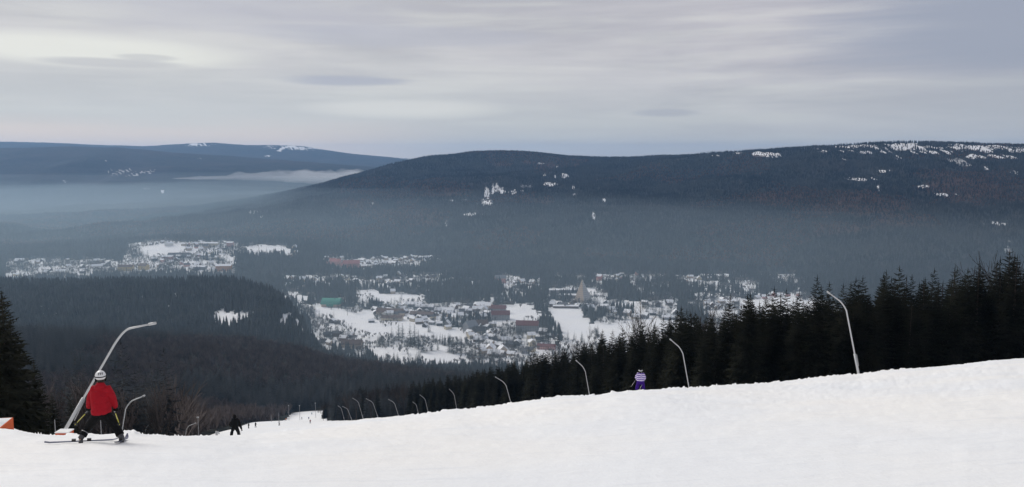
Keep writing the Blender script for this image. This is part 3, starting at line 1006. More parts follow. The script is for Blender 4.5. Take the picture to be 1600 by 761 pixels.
def instancer(name, pts, scale, variant, rot, meshes, label, cat):
    """one object that draws many small trees on its points"""
    col = bpy.data.collections.new(name + '_sources')
    for i, ml in enumerate(meshes):
        s = bpy.data.objects.new('%s_source_%02d' % (name, i), ml)
        col.objects.link(s)
    me = bpy.data.meshes.new(name)
    me.vertices.add(len(pts))
    me.vertices.foreach_set('co', pts.astype(np.float32).ravel())
    for nm, arr, ty in (('tree_scale', scale, 'FLOAT'), ('tree_rot', rot, 'FLOAT'), ('tree_kind', variant, 'INT')):
        a = me.attributes.new(nm, ty, 'POINT')
        a.data.foreach_set('value', np.asarray(arr, dtype=np.int32 if ty == 'INT' else np.float32))
    o = link_mesh(name, me)
    ng = bpy.data.node_groups.new(name, 'GeometryNodeTree')
    ng.interface.new_socket('Geometry', in_out='INPUT', socket_type='NodeSocketGeometry')
    ng.interface.new_socket('Geometry', in_out='OUTPUT', socket_type='NodeSocketGeometry')
    gi = ng.nodes.new('NodeGroupInput'); go = ng.nodes.new('NodeGroupOutput')
    iop = ng.nodes.new('GeometryNodeInstanceOnPoints')
    ci_ = ng.nodes.new('GeometryNodeCollectionInfo')
    ci_.inputs['Collection'].default_value = col
    ci_.inputs['Separate Children'].default_value = True
    ci_.inputs['Reset Children'].default_value = True
    iop.inputs['Pick Instance'].default_value = True

    def na(nm, ty):
        n = ng.nodes.new('GeometryNodeInputNamedAttribute')
        n.data_type = ty
        n.inputs['Name'].default_value = nm
        return n.outputs['Attribute']
    ng.links.new(gi.outputs[0], iop.inputs['Points'])
    ng.links.new(ci_.outputs[0], iop.inputs['Instance'])
    ng.links.new(na('tree_kind', 'INT'), iop.inputs['Instance Index'])
    cx = ng.nodes.new('ShaderNodeCombineXYZ')
    ng.links.new(na('tree_rot', 'FLOAT'), cx.inputs[2])
    ng.links.new(cx.outputs[0], iop.inputs['Rotation'])
    sc = ng.nodes.new('ShaderNodeCombineXYZ')
    ts = na('tree_scale', 'FLOAT')
    for i in range(3):
        ng.links.new(ts, sc.inputs[i])
    ng.links.new(sc.outputs[0], iop.inputs['Scale'])
    ng.links.new(iop.outputs[0], go.inputs[0])
    md = o.modifiers.new('trees', 'NODES')
    md.node_group = ng
    tag(o, label, cat, kind='stuff')
    return o


def build_forest():
    mid_cr = [m[1] for m in MID_SPR]
    MAT['needles_mid'] = MAT['needles_hazed']
    low = [tier_spruce(400 + i, 16.0, 5, 6) for i in range(3)]
    far_bare = [bare_meshes(420 + i, 11, 3, 4, .6, 'twigs', 'bark', 3, 2.0)[1] for i in range(2)]
    far_brown = [bare_meshes(430 + i, 13, 2, 5, .7, 'twigs_brown', 'bark', 3, 7.0)[1] for i in range(2)]
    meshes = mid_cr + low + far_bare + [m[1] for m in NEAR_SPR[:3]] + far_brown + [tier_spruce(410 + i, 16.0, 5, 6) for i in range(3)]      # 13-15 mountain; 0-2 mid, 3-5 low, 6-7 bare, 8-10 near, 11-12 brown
    P_, S_, K_ = [], [], []
    brownish = fbm(GX / 170, GY / 170, 3, 71)

    def put(w, per, j0, j1, kinds, smin, smax, filt=None):
        pts, px, py = scatter(w, per, j0, j1)
        if filt is not None:
            k = filt(px, py, pts); pts = pts[k]
        n = len(pts)
        P_.append(pts); S_.append(rng.uniform(smin, smax, n)); K_.append(rng.choice(kinds, n))
        return n
    # the rest of the right wood, the hill below the slope, the spur, the valley woods, the mountains
    right = (UU > pr_u + 0.006)
    na = put(WOODS * right * (GD < 300), 6, ROW['p1'], ROW['p3'], [8, 9, 10], .80, 1.14)
    na += put(WOODS * right * (GD >= 300), 16, ROW['p1'], ROW['p3'], [0, 1, 2], .9, 1.25)
    left_low = WOODS * (UU < pr_u - .01)
    brn = (PX > 270) & (PX < 530)
    nb = put(left_low * (brownish < .56) * (~brn) * (GD > 95), 20, ROW['p1'], ROW['p3'], [0, 1, 2], .8, 1.35)
    nb += put(left_low * ((brownish >= .50) | brn) * (GD > 95), 17, ROW['p1'], ROW['p3'], [6, 7], .8, 1.2)
    nc = put(WOODS * (brownish < .64), 22, ROW['p3'], ROW['h1'], [0, 1, 2], 1.0, 1.75)
    nc += put(WOODS * (brownish >= .60), 30, ROW['p3'], ROW['h1'], [6, 7], .9, 1.5)
    nd = put(WOODS, 34, ROW['h1'], ROW['s2'] + 2, [3, 4, 5], .9, 1.6)
    ne = put(WOODS, 90, ROW['s2'] + 2, ROW['v2'] + 10, [3, 4, 5], .9, 1.6)
    mb = (BROWN > .25) | (fbm(GX / 420, GY / 420, 4, 77) > .56)
    nf = put(WOODS * ~mb, 120, ROW['v2'] + 10, ROW['h2'] - 10, [13, 14, 15], .55, 1.1)
    nf += put(WOODS * mb, 240, ROW['v2'] + 10, ROW['h2'] - 10, [13, 14, 15], .55, 1.1)
    nf += put(WOODS * mb, 170, ROW['v2'] + 10, ROW['h2'] - 10, [11, 12], .8, 1.3)
    tw0 = (SNOW > .5) * valley * (~fm)
    tc_ = fbm(GX / 60, GY / 60, 3, 87)
    ng_ = put(tw0 * np.clip((tc_ - .50) * 9, 0, 1), 75, ROW['s2'], ROW['v2'] + 12, [0, 1, 2], .8, 1.9)
    print('forest', na, nb, nc, nd, ne, nf)
    pts = np.concatenate(P_); n = len(pts)
    pts[:, 2] -= 0.4
    instancer('conifer_forest', pts, np.concatenate(S_), np.concatenate(K_), rng.random(n) * 6.28, meshes,
              'dark coniferous forest covering the hillsides and mountains round the village', 'forest')
    # grey leafless trees between the houses
    tw = (SNOW > .5) * valley * (~fm)
    cl = fbm(GX / 45, GY / 45, 3, 81)
    pts, px, py = scatter(tw * np.clip((cl - .38) * 5, 0, 1), 85, ROW['s2'], ROW['v2'] + 12)
    n = len(pts)
    pale = [bare_meshes(440 + i, 11, 3, 5, .65, 'twigs_pale', 'bark_pale', 3, 3.2)[1] for i in range(2)]
    pale += [bare_meshes(450 + i, 11, 3, 5, .65, 'twigs', 'bark', 3, 2.6)[1] for i in range(1)]
    instancer('leafless_trees', pts, rng.uniform(.6, 1.3, n), rng.integers(0, 3, n), rng.random(n) * 6.28, pale,
              'grey leafless trees and bushes scattered between the village houses', 'trees')
    print('leafless', n)


build_forest()


# ------------------------------------------------------------------ buildings of the valley
WALLS = {'white': (0.70, 0.68, 0.64), 'cream': (0.62, 0.54, 0.40), 'pink': (0.60, 0.34, 0.31), 'yellow': (0.62, 0.47, 0.22), 'brown': (0.13, 0.085, 0.06), 'grey': (0.27, 0.27, 0.28),
         'tan': (0.50, 0.40, 0.31), 'dark': (0.06, 0.05, 0.05), 'orange': (0.55, 0.27, 0.13), 'pale grey': (0.48, 0.47, 0.46)}
ROOFS = {'snow covered': (0.86, 0.87, 0.89), 'dark': (0.07, 0.07, 0.08), 'red': (0.16, 0.062, 0.062), 'brown': (0.12, 0.075, 0.06), 'pink': (0.40, 0.17, 0.16), 'green': (0.06, 0.27, 0.20), 'grey': (0.22, 0.23, 0.25)}
for k, c in WALLS.items(): MAT['wall ' + k] = simple('render_' + k.replace(' ', '_'), c, .9, .12, .4)
for k, c in ROOFS.items(): MAT['roof ' + k] = simple('roof_' + k.replace(' ', '_'), c, .8, .10, .3)
MAT['glass'] = simple('window_glass', (0.03, 0.035, 0.045), .15, .1, 1, .5)
MAT['stone'] = simple('pale_stone', (0.36, 0.33, 0.30), .9, .15, .3)
_hm = {}


def gable_meshes(w, d, h, pitch, wall, roof, drift=True):
    key = (w, d, h, pitch, wall, roof)
    if key in _hm: return _hm[key]
    rh = d / 2 * pitch
    wl = MB()
    x, y = w / 2, d / 2
    wl.add([(-x, -y, -3), (x, -y, -3), (x, y, -3), (-x, y, -3), (-x, -y, h), (x, -y, h), (x, y, h), (-x, y, h), (-x, 0, h + rh), (x, 0, h + rh)],
           [(0, 1, 5, 4), (2, 3, 7, 6), (1, 2, 6, 9, 5), (3, 0, 4, 8, 7), (0, 3, 2, 1), (4, 5, 9, 8), (6, 7, 8, 9)])
    o = 0.9; t = 0.5
    xo = x + o; yo = y + o; lo = h - o * pitch
    rf = MB().add([(-xo, -yo, lo + .12), (xo, -yo, lo + .12), (xo, 0, h + rh + .12), (-xo, 0, h + rh + .12), (xo, yo, lo + .12), (-xo, yo, lo + .12),
                   (-xo, -yo, lo + t), (xo, -yo, lo + t), (xo, 0, h + rh + t), (-xo, 0, h + rh + t), (xo, yo, lo + t), (-xo, yo, lo + t)],
                  [(0, 3, 2, 1), (3, 5, 4, 2), (6, 7, 8, 9), (9, 8, 10, 11), (0, 1, 7, 6), (5, 11, 10, 4), (1, 2, 8, 7), (2, 4, 10, 8), (0, 6, 9, 3), (3, 9, 11, 5)])
    ch = MB().box((w * .22, d * .12, h + rh * .8 + 1.0), (1.0, 1.0, rh * .7 + 2.0))
    # rows of windows, a shallow box each, joined: far too small to pick apart
    wn = MB()
    nf = max(1, int(h / 3))
    for s_ in (-1, 1):
        nx = max(2, int(w / 3.4))
        for i in range(nx):
            for fl in range(nf):
                wn.box((-x + (i + .5) * w / nx, s_ * y, 1.6 + fl * 3), (1.3, .12, 1.4))
        ny = max(2, int(d / 3.6))
        for i in range(ny):
            for fl in range(nf):
                wn.box((s_ * x, -y + (i + .5) * d / ny, 1.6 + fl * 3), (.12, 1.3, 1.4))
    res = (wl.mesh('wall', MAT['wall ' + wall]), rf.mesh('roof', MAT['roof ' + roof]), ch.mesh('chimney', MAT['wall grey']), wn.mesh('windows', MAT['glass']))
    _hm[key] = res
    return res


def gable_house(name, p, rz, w, d, h, pitch, wall, roof, label, cat, group=None, chimney=True):
    o = empty(name, p, rz)
    tag(o, label, cat, group)
    a, b, c, e = gable_meshes(w, d, h, pitch, wall, roof)
    link_mesh('wall', a, o)
    link_mesh('roof', b, o)
    if chimney: link_mesh('chimney', c, o)
    link_mesh('window_rows', e, o)['kind'] = 'stuff'
    return o


def cluster(x0, y0, x1, y1, n, phrase, group, size=(11, 15), walls=('white', 'brown', 'grey', 'tan'), roofs=('snow covered', 'snow covered', 'snow covered', 'dark'), gap=6.5, dmin=1300, dmax=3300):
    placed = []
    tries = 0
    while len(placed) < n and tries < 900:
        tries += 1
        x = random.uniform(x0, x1); y = random.uniform(y0, y1)
        if any(abs(x - a) < gap and abs(y - b) < gap * .45 for a, b in placed):
            continue
        if gap > 5 and any(bool(in_poly(fp, np.array([x]), np.array([y]))[0]) for fp in field_polys):
            continue
        placed.append((x, y))
        p = ground_hit(x, y, dmin, dmax)
        w = random.choice([size[0], (size[0] + size[1]) / 2, size[1]])
        wl = random.choice(walls); rf = random.choice(roofs)
        big = 'long' if w == size[1] else 'small'
        rz = random.choice([R(8), R(-14), R(82), R(100), R(35), R(-40)])
        gable_house('house', p, rz, w, w * random.choice([.62, .72, .85]), random.choice([4.5, 6.0, 7.5]), random.choice([.75, 1.0, .6]), wl, rf,
                    '%s %s house, %s roof, %s' % (big, wl, rf.replace(' covered', 'y'), phrase), 'house', 'houses ' + group)


LT = ('white', 'cream', 'pale grey', 'tan')
MX = ('white', 'brown', 'grey', 'tan', 'cream', 'dark')
cluster(640, 505, 700, 520, 7, 'above the round clump of spruces', 'above the round clump', (12, 16), MX, gap=9)
cluster(940, 478, 1000, 500, 6, 'around the wooded hillock', 'around the wooded hillock', (12, 18), MX, gap=9)
cluster(600, 452, 668, 462, 5, 'at the top of the upper small snowfield', 'by the upper small snowfield', (12, 16), MX, gap=8)
cluster(10, 408, 60, 434, 8, 'at the left end of the far village street', 'at the left end of the village street', (12, 16), MX)
cluster(62, 408, 120, 432, 9, 'on the far village street above the left-hand wood', 'above the left-hand wood', (11, 15), MX)
cluster(120, 408, 188, 430, 10, 'left of the yellow hotels on the far street', 'left of the yellow hotels', (11, 15), MX)
cluster(286, 378, 345, 392, 10, 'on the hill right of the church', 'on the hill right of the church', (12, 18), LT + ('pink',), gap=7)
cluster(340, 380, 372, 396, 6, 'between the church hill and the hilltop snowfield', 'right end of the church hill', (11, 14), LT, gap=6)
cluster(290, 396, 345, 427, 16, 'below the church hill', 'below the church hill', (12, 17), MX + ('pink',), gap=7)
cluster(240, 402, 290, 424, 10, 'under the snowfield of the church hill', 'under the church snowfield', (11, 15), MX + ('pink',), gap=6.5)
cluster(232, 379, 290, 384, 6, 'in the row beside the church', 'beside the church', (11, 16), LT, gap=7)
cluster(444, 388, 464, 404, 3, 'at the right end of the hilltop snowfield', 'at the end of the hilltop snowfield', (13, 20), ('tan', 'brown'), ('snow covered',), gap=7)
cluster(450, 434, 508, 448, 14, 'in the row left of and below the pink hotels', 'below the pink hotels', (11, 16), MX + ('yellow',), gap=6.5)
cluster(508, 434, 560, 448, 9, 'directly under the large pink hotel', 'under the large pink hotel', (11, 15), MX, gap=6.5)
cluster(508, 404, 536, 416, 11, 'in the group left of the pink hotel', 'in the pink group', (9, 14), ('pink', 'white', 'pink'), ('pink', 'snow covered', 'pink'), gap=5)
cluster(562, 404, 622, 418, 17, 'in the white chalet rows right of the pink hotel', 'in the white chalet rows', (12, 17), ('brown', 'tan', 'dark', 'white'), ('snow covered',), gap=6)
cluster(622, 403, 680, 410, 10, 'at the right end of the white chalet rows', 'at the end of the chalet rows', (12, 18), ('brown', 'tan', 'dark'), ('snow covered',), gap=6.5)
cluster(590, 430, 632, 446, 11, 'in the clearing left under the chalet rows', 'in the clearing under the chalet rows', (11, 16), MX, ('snow covered', 'snow covered', 'dark'), gap=6.5)
cluster(632, 432, 690, 444, 9, 'in the clearing right under the chalet rows', 'right under the chalet rows', (11, 15), MX, ('snow covered', 'snow covered', 'dark'), gap=7)
cluster(584, 478, 634, 494, 18, 'in the streets right of the green hall', 'right of the green roofed hall', (12, 17), MX, gap=7)
cluster(640, 488, 700, 504, 17, 'below the long terraces', 'below the long terraces', (11, 15), MX + ('white', 'pink'), gap=6.5)
cluster(700, 478, 764, 500, 22, 'between the long terraces and the red roofed hotels', 'left of the red roofed hotels', (12, 18), MX, gap=8)
cluster(716, 506, 770, 530, 13, 'left below the red roofed hotels', 'left below the red roofed hotels', (13, 18), MX, gap=9)
cluster(742, 528, 800, 558, 16, 'at the near edge under the red roofed hotels', 'at the near edge of the village', (14, 20), ('brown', 'tan', 'dark', 'white'), gap=9)
cluster(800, 516, 850, 552, 10, 'beside the road with the long red building', 'beside the long red building', (13, 18), MX, gap=9)
cluster(862, 474, 905, 484, 6, 'at the upper edge of the big snowfield', 'at the upper edge of the big snowfield', (13, 22), ('brown', 'dark', 'tan'), gap=8)
cluster(898, 474, 950, 486, 6, 'at the foot of the pyramid hotel', 'at the foot of the pyramid hotel', (12, 18), MX, gap=8)
cluster(934, 430, 966, 440, 6, 'on the terrace right of the pyramid hotel', 'on the terrace right of the pyramid hotel', (12, 18), ('pink', 'white', 'cream'), ('snow covered', 'pink'), gap=6)
cluster(966, 430, 1000, 440, 5, 'far end of the terrace by the pyramid hotel', 'at the far end of the terrace', (11, 15), ('pink', 'white', 'grey'), gap=6)
cluster(1056, 432, 1118, 442, 8, 'along the narrow snow strip inside the forest', 'along the narrow snow strip', (11, 16), ('white', 'cream', 'tan', 'pink'), gap=6)
cluster(1000, 474, 1058, 500, 7, 'above the leafless tree in the dark wood', 'above the leafless tree', (12, 18), ('brown', 'dark', 'grey'), gap=9)
cluster(1104, 466, 1150, 484, 13, 'at the left edge of the right-hand white field', 'at the right-hand white field', (11, 16), ('brown', 'tan', 'grey', 'white'), gap=7)
cluster(1180, 462, 1250, 476, 6, 'behind the spruce tops by the right-hand white field', 'behind the right-hand spruce tops', (11, 15), ('tan', 'pink', 'white'), gap=8)
cluster(804, 438, 845, 449, 8, 'in the curved row above the big snowfield', 'in the curved row', (10, 15), ('white', 'brown', 'tan'), ('snow covered',), gap=5)
cluster(690, 434, 712, 444, 3, 'alone in the wood right of the chalet clearing', 'in the wood right of the clearing', (11, 14), ('white', 'tan'), gap=7)
cluster(34, 488, 108, 502, 6, 'in the clearing between the left-hand woods', 'in the left clearing', (10, 14), ('white', 'brown', 'dark'), gap=8, dmax=2200)
cluster(495, 524, 560, 544, 7, 'at the bottom of the village ski field', 'at the bottom of the village ski field', (12, 16), ('brown', 'dark', 'tan'), ('snow covered', 'dark'), gap=9)
cluster(516, 500, 540, 506, 3, 'in the middle of the village ski field', 'in the middle of the ski field', (12, 15), ('dark', 'grey'), ('snow covered', 'dark'), gap=8)
cluster(560, 500, 600, 506, 1, 'on its own under the ski field trees', 'under the ski field trees', (12, 14), ('dark',), ('snow covered',), gap=4)

BG = [  # x, y, w, d, h, pitch, wall, roof, rot, label
    (197, 423, 44, 16, 13, .7, 'yellow', 'brown', 4, 'long yellow hotel with brown roof, left of the two yellow buildings'),
    (225, 421, 30, 16, 12, .8, 'yellow', 'brown', -20, 'smaller yellow building with brown roof right of the long yellow hotel'),
    (280, 401, 68, 22, 7, .55, 'grey', 'dark', 6, 'long hall with wide dark roof at the edge of the church snowfield'),
    (262, 405, 34, 13, 9, .6, 'pink', 'snow covered', 4, 'pink building below the long dark roofed hall'),
    (311, 421, 44, 14, 9, .5, 'grey', 'snow covered', -4, 'low grey block with flat white roof below the church hill'),
    (350, 423, 46, 18, 16, .45, 'orange', 'snow covered', 5, 'orange brick block with white roof at the right of the hill village'),
    (330, 386, 50, 14, 14, .5, 'cream', 'snow covered', 0, 'tall cream block on top of the church hill'),
    (360, 386, 22, 14, 16, .5, 'pink', 'snow covered', 0, 'pink tinted block at the right of the cream block'),
    (549, 421, 50, 24, 20, .75, 'pink', 'pink', 14, 'large pink hotel with pink roof above the village'),
    (524, 414, 34, 18, 13, .8, 'pink', 'pink', -18, 'second pink hotel left of the large one'),
    (571, 419, 34, 12, 8, .4, 'tan', 'snow covered', -3, 'low building with white roof at the foot of the large pink hotel'),
    (645, 479, 48, 13, 7, .7, 'grey', 'snow covered', -12, 'first of the long grey terraces with white ridge'),
    (664, 483, 44, 13, 7, .7, 'grey', 'snow covered', -12, 'second of the long grey terraces with white ridge'),
    (695, 489, 44, 14, 8, .7, 'grey', 'snow covered', -8, 'third long grey terrace beside the leafless trees'),
    (660, 494, 54, 18, 6, .5, 'dark', 'brown', -14, 'long low hall with dark brown roof below the terraces'),
    (610, 491, 60, 22, 7, .6, 'tan', 'brown', -8, 'wide brown roofed hall right of the ski field'),
    (613, 500, 46, 18, 6, .5, 'cream', 'brown', -5, 'brown roofed hall with cream front at the right of the ski field'),
    (782, 499, 40, 18, 12, .85, 'grey', 'red', 4, 'long red roofed hotel behind the other red roofed hotel'),
    (779, 488, 34, 16, 10, .85, 'grey', 'red', -10, 'smaller red roofed house above the two red roofed hotels'),
    (824, 518, 46, 20, 15, .8, 'grey', 'red', -6, 'big hotel with dull red roof and pale front nearest the road'),
    (854, 545, 34, 14, 6, .5, 'pink', 'red', -12, 'low bright red building beside the road'),
    (747, 513, 40, 18, 10, .9, 'brown', 'brown', 10, 'brown house with steep dark roof below the white roofed villas'),
    (735, 517, 24, 22, 12, .9, 'grey', 'grey', 40, 'grey hotel with steep roof in the middle of the village'),
    (766, 551, 26, 18, 9, .9, 'tan', 'snow covered', 85, 'tan chalet with white gabled roof nearest the dark wood'),
    (757, 482, 34, 16, 9, .8, 'tan', 'snow covered', -14, 'villa with white roof left of the village lane'),
    (747, 487, 26, 14, 8, .8, 'brown', 'snow covered', 8, 'chalet with white roof left of the larger white roofed villa'),
    (782, 442, 30, 18, 14, .9, 'pink', 'grey', 8, 'pink villa with grey roof alone in the forest'),
    (550, 543, 40, 18, 8, .8, 'tan', 'brown', -6, 'brown roofed house at the tip of the left-hand wood'),
    (545, 527, 14, 11, 6, .6, 'dark', 'snow covered', 0, 'dark hut under the village ski field'),
    (884, 481, 60, 10, 5, .4, 'brown', 'snow covered', -3, 'long low shed with white roof on the big snowfield'),
    (1003, 497, 28, 11, 5, .5, 'grey', 'grey', -2, 'lone grey barn on the snow right of the wooded hillock'),
    (1045, 499, 30, 12, 6, .6, 'grey', 'snow covered', 5, 'barn with white roof at the right end of the valley snowfield'),
    (878, 459, 66, 14, 11, .35, 'grey', 'snow covered', 2, 'long hotel wing with white roof left of the pyramid hotel'),
    (890, 466, 50, 14, 9, .35, 'brown', 'snow covered', -6, 'lower hotel wing in front of the long one'),
    (812, 449, 24, 10, 7, .5, 'brown', 'snow covered', 4, 'white roofed lodge at the head of the curved row'),
    (943, 486, 22, 18, 14, .3, 'pale grey', 'snow covered', 10, 'pale block with flat roof right of the pyramid hotel'),
    (1135, 474, 40, 12, 7, .5, 'tan', 'snow covered', 4, 'long lodge with white roof at the right-hand white field'),
    (96, 428, 34, 14, 9, .8, 'white', 'snow covered', -8, 'larger white house in the middle of the far street'),
    (152, 420, 30, 12, 10, .8, 'white', 'snow covered', 30, 'white gabled house left of the yellow hotels'),
]
for (x, y, w, d, h, pt, wl, rf, rz, lab) in BG:
    gable_house('hotel' if 'hotel' in lab else 'building', ground_hit(x, y, 1300, 3300), R(rz), w, d, h, pt, wl, rf, lab, 'hotel' if 'hotel' in lab else 'building', None)

# green hall beside the ski field
p = ground_hit(519, 478, 1300, 3300)
o = tag(empty('sports_hall', p, R(-6)), 'hall with arched green roof beside the village ski field', 'hall')
MB().box((0, 0, 2), (44, 30, 9)).build('wall', MAT['wall tan'], o)
pts, fs = [], []
for i in range(13):
    a = math.pi * i / 12
    for s_ in (-23, 23):
        pts.append((s_, -math.cos(a) * 17, 6.4 + math.sin(a) * 13 * (1 - 0.25 * abs(math.cos(a)))))
for i in range(12):
    fs.append((i * 2, i * 2 + 1, i * 2 + 3, i * 2 + 2))
fs += [tuple(range(0, 26, 2)), tuple(range(25, 0, -2))]
MB().add(pts, fs).build('roof', MAT['roof green'], o, smooth=False)
MB().box((0, -17.2, 5.5), (16, 3, 7)).build('porch', MAT['roof green'], o)

# pyramid hotel: a tall three-sided concrete and glass wedge with a corner towards the slope
p = ground_hit(913, 472, 1300, 3300)
o = tag(empty('pyramid_hotel', p, R(0)), 'tall pointed pyramid-shaped hotel rising above the village', 'hotel')
s_ = 1.0
ap = (-5, 10, 56); c1 = (-27, 8, -3); c2 = (-3, -20, -3); c3 = (24, 6, -3); c4 = (-2, 30, -3)
MB().add([c1, c2, c3, c4, ap], [(0, 1, 4), (3, 0, 4), (0, 3, 2, 1)]).build('stone_face', MAT['wall tan'], o)
MB().add([c1, c2, c3, c4, ap], [(1, 2, 4), (2, 3, 4)]).build('grey_face', MAT['wall pale grey'], o)
for k in range(11):            # balcony rows on the near faces
    t = .06 + k * .08
    A_ = Vector(c2).lerp(Vector(ap), t); B_ = Vector(c3).lerp(Vector(ap), t); C_ = Vector(c1).lerp(Vector(ap), t)
    MB().tube([A_ + Vector((0, -.3, 0)), B_ + Vector((.2, -.3, 0))], .45, 4).build('balcony_row', MAT['wall grey'], o)
    MB().tube([A_ + Vector((0, -.3, 0)), C_ + Vector((-.2, -.3, 0))], .45, 4).build('balcony_row', MAT['wall grey'], o)

# church on the hill
p = ground_hit(262, 384, 1300, 3300)
o = tag(empty('church', p, R(10)), 'small white church with a thin spire on top of the hill village', 'church')
MB().box((7, 0, 3), (22, 11, 12)).build('nave', MAT['wall white'], o)
MB().box((-6, 0, 7), (7, 7, 20)).build('tower', MAT['wall white'], o)
MB().add([(-4.5, -6.5, 8.6), (18.5, -6.5, 8.6), (18.5, 6.5, 8.6), (-4.5, 6.5, 8.6), (-4.5, 0, 14), (18.5, 0, 14)], [(0, 1, 5, 4), (2, 3, 4, 5), (1, 2, 5), (3, 0, 4), (0, 3, 2, 1)]).build('roof', MAT['roof snow covered'], o)
MB().add([(-10, -4, 17), (-2, -4, 17), (-2, 4, 17), (-10, 4, 17), (-6, 0, 33)], [(0, 1, 4), (1, 2, 4), (2, 3, 4), (3, 0, 4), (0, 3, 2, 1)]).build('spire', MAT['roof grey'], o)

# village conifers large enough to tell apart
VT = [(510, 520, 26, 'dark spruce beside leafless trees at the left of the ski field'), (528, 523, 20, 'spruce in the clump under the ski field'), (535, 524, 19, 'spruce at the right of the clump under the ski field'),
      (542, 470, 22, 'spruce close to the right end of the green roof'), (623, 532, 30, 'tall spruce left of the tallest group'), (629, 528, 26, 'spruce left of the dark tall group'),
      (641, 538, 38, 'tallest spruce in the dense group below the terraces'), (648, 540, 38, 'second tall spruce of the dense group below the terraces'), (654, 545, 34, 'front spruce of the dense group below the terraces'), (661, 550, 30, 'spruce right of the dense group below the terraces'),
      (674, 548, 30, 'free standing spruce on the snow, broad and dark'), (684, 547, 18, 'little spruce right of the broad free standing one'), (695, 540, 18, 'small spruce by the village lane'),
      (702, 550, 27, 'left spruce of the round group of four'), (708, 552, 30, 'second spruce of the round group of four'), (714, 551, 29, 'third spruce of the round group of four'), (721, 552, 28, 'right spruce of the round group of four'),
      (737, 556, 28, 'left spruce of the square clump near the dark wood'), (743, 556, 30, 'middle spruce of the square clump near the dark wood'), (749, 556, 28, 'right spruce of the square clump near the dark wood'),
      (771, 540, 24, 'spruce in front of the red roofed hotels'), (803, 548, 26, 'left spruce between the red roofed hotel and the road'), (811, 547, 25, 'right spruce between the red roofed hotel and the road'),
      (826, 560, 30, 'spruce at the near end of the road'), (819, 508, 16, 'pointed spruce behind the big dull red roof'), (825, 508, 14, 'small pointed spruce behind the big dull red roof'),
      (848, 535, 44, 'broad tall spruce left of the big snowfield'), (853, 538, 42, 'tall spruce at the edge of the big snowfield'), (857, 540, 34, 'lower spruce at the edge of the big snowfield'),
      (873, 556, 24, 'spruce behind the leafless crown by the big snowfield'), (922, 498, 18, 'spruce of the hillock under the pyramid hotel, left'), (931, 500, 20, 'spruce of the hillock under the pyramid hotel, middle'), (938, 498, 20, 'spruce of the hillock under the pyramid hotel, right'),
      (958, 498, 20, 'left spruce of the wooded hillock'), (968, 499, 24, 'highest spruce of the wooded hillock'), (978, 499, 20, 'right spruce of the wooded hillock'), (950, 497, 24, 'spruce in front of the pale block'),
      (1052, 515, 20, 'lone spruce on the valley snowfield, at its right end'), (1062, 522, 26, 'spruce beside the lone one on the valley snowfield'), (1024, 478, 18, 'spruce by the lane above the valley snowfield'),
      (223, 403, 15, 'left of the two round spruces on the church snowfield'), (231, 403, 15, 'right of the two round spruces on the church snowfield'),
      (392, 403, 15, 'first spruce in front of the hilltop snowfield'), (405, 404, 22, 'second spruce in front of the hilltop snowfield'), (417, 404, 20, 'third spruce in front of the hilltop snowfield'), (440, 400, 15, 'spruce at the right end of the hilltop snowfield')]
for (x, y, h_, lab) in VT:
    p = ground_hit(x, y, 1300, 3300)
    o = tree('spruce_tree', p, h_ * p.y / 1750 * 1.25, [MID_SPR[0], MID_SPR[1], MID_SPR[2]], lab, 'tree', None, 0)
    o.scale.x *= 1.25; o.scale.y *= 1.25

# ------------------------------------------------------------------ lances, posts, pads
MAT['galvanised'] = simple('galvanised_pipe', (0.50, 0.51, 0.52), .45, .12, 3, .5, .35)
MAT['galvanised_dull'] = simple('weathered_pipe', (0.34, 0.34, 0.35), .6, .12, 3, .4, .25)
MAT['orange'] = simple('orange_padding', (0.62, 0.11, 0.03), .7, .15, 5)
MAT['post'] = simple('post_steel', (0.30, 0.30, 0.31), .6, .1, 3)


def lance(p, H, prof, label, group=None, r=.055, sheath=.26, mat='galvanised'):
    o = tag(empty('snow_lance', p), label, 'snow lance', group)
    pts = [Vector((a * H, 0, b * H)) for a, b in prof]
    # rounded bend
    q = [pts[0], pts[0].lerp(pts[1], .97)]
    b0, b1, b2, b3 = pts[0].lerp(pts[1], .97), pts[1].lerp(pts[2], .45), pts[2].lerp(pts[3], .02), pts[2].lerp(pts[3], .22)
    for i in range(1, 9):
        t = i / 8
        q.append(b0 * (1 - t) ** 3 + b1 * 3 * t * (1 - t) ** 2 + b2 * 3 * t * t * (1 - t) + b3 * t ** 3)
    q.append(pts[-1])
    dirn = (pts[1] - pts[0]).normalized()
    base = pts[0] - dirn * 1.2
    MB().tube([base] + q, [r] * (len(q)) + [r * .8], 8).build('pipe', MAT[mat], o, True)
    MB().tube([base + Vector((0, -.01, 0)), pts[0] + dirn * H * sheath], r * 1.65, 8).build('sheath', MAT[mat], o, True)
    d2 = (pts[-1] - pts[-2]).normalized()
    MB().tube([pts[-1] - d2 * .22, pts[-1] + d2 * .04], r * 1.35, 8).build('nozzle', MAT[mat], o, True)
    MB().tube([pts[0] + dirn * H * sheath * .5 + Vector((r * 2.2, -r, -.1)), pts[0] + dirn * H * sheath * .98 + Vector((r * 2.2, -r, 0))], r * .6, 6).build('hydrant_hose', MAT['post'], o, True)
    return o


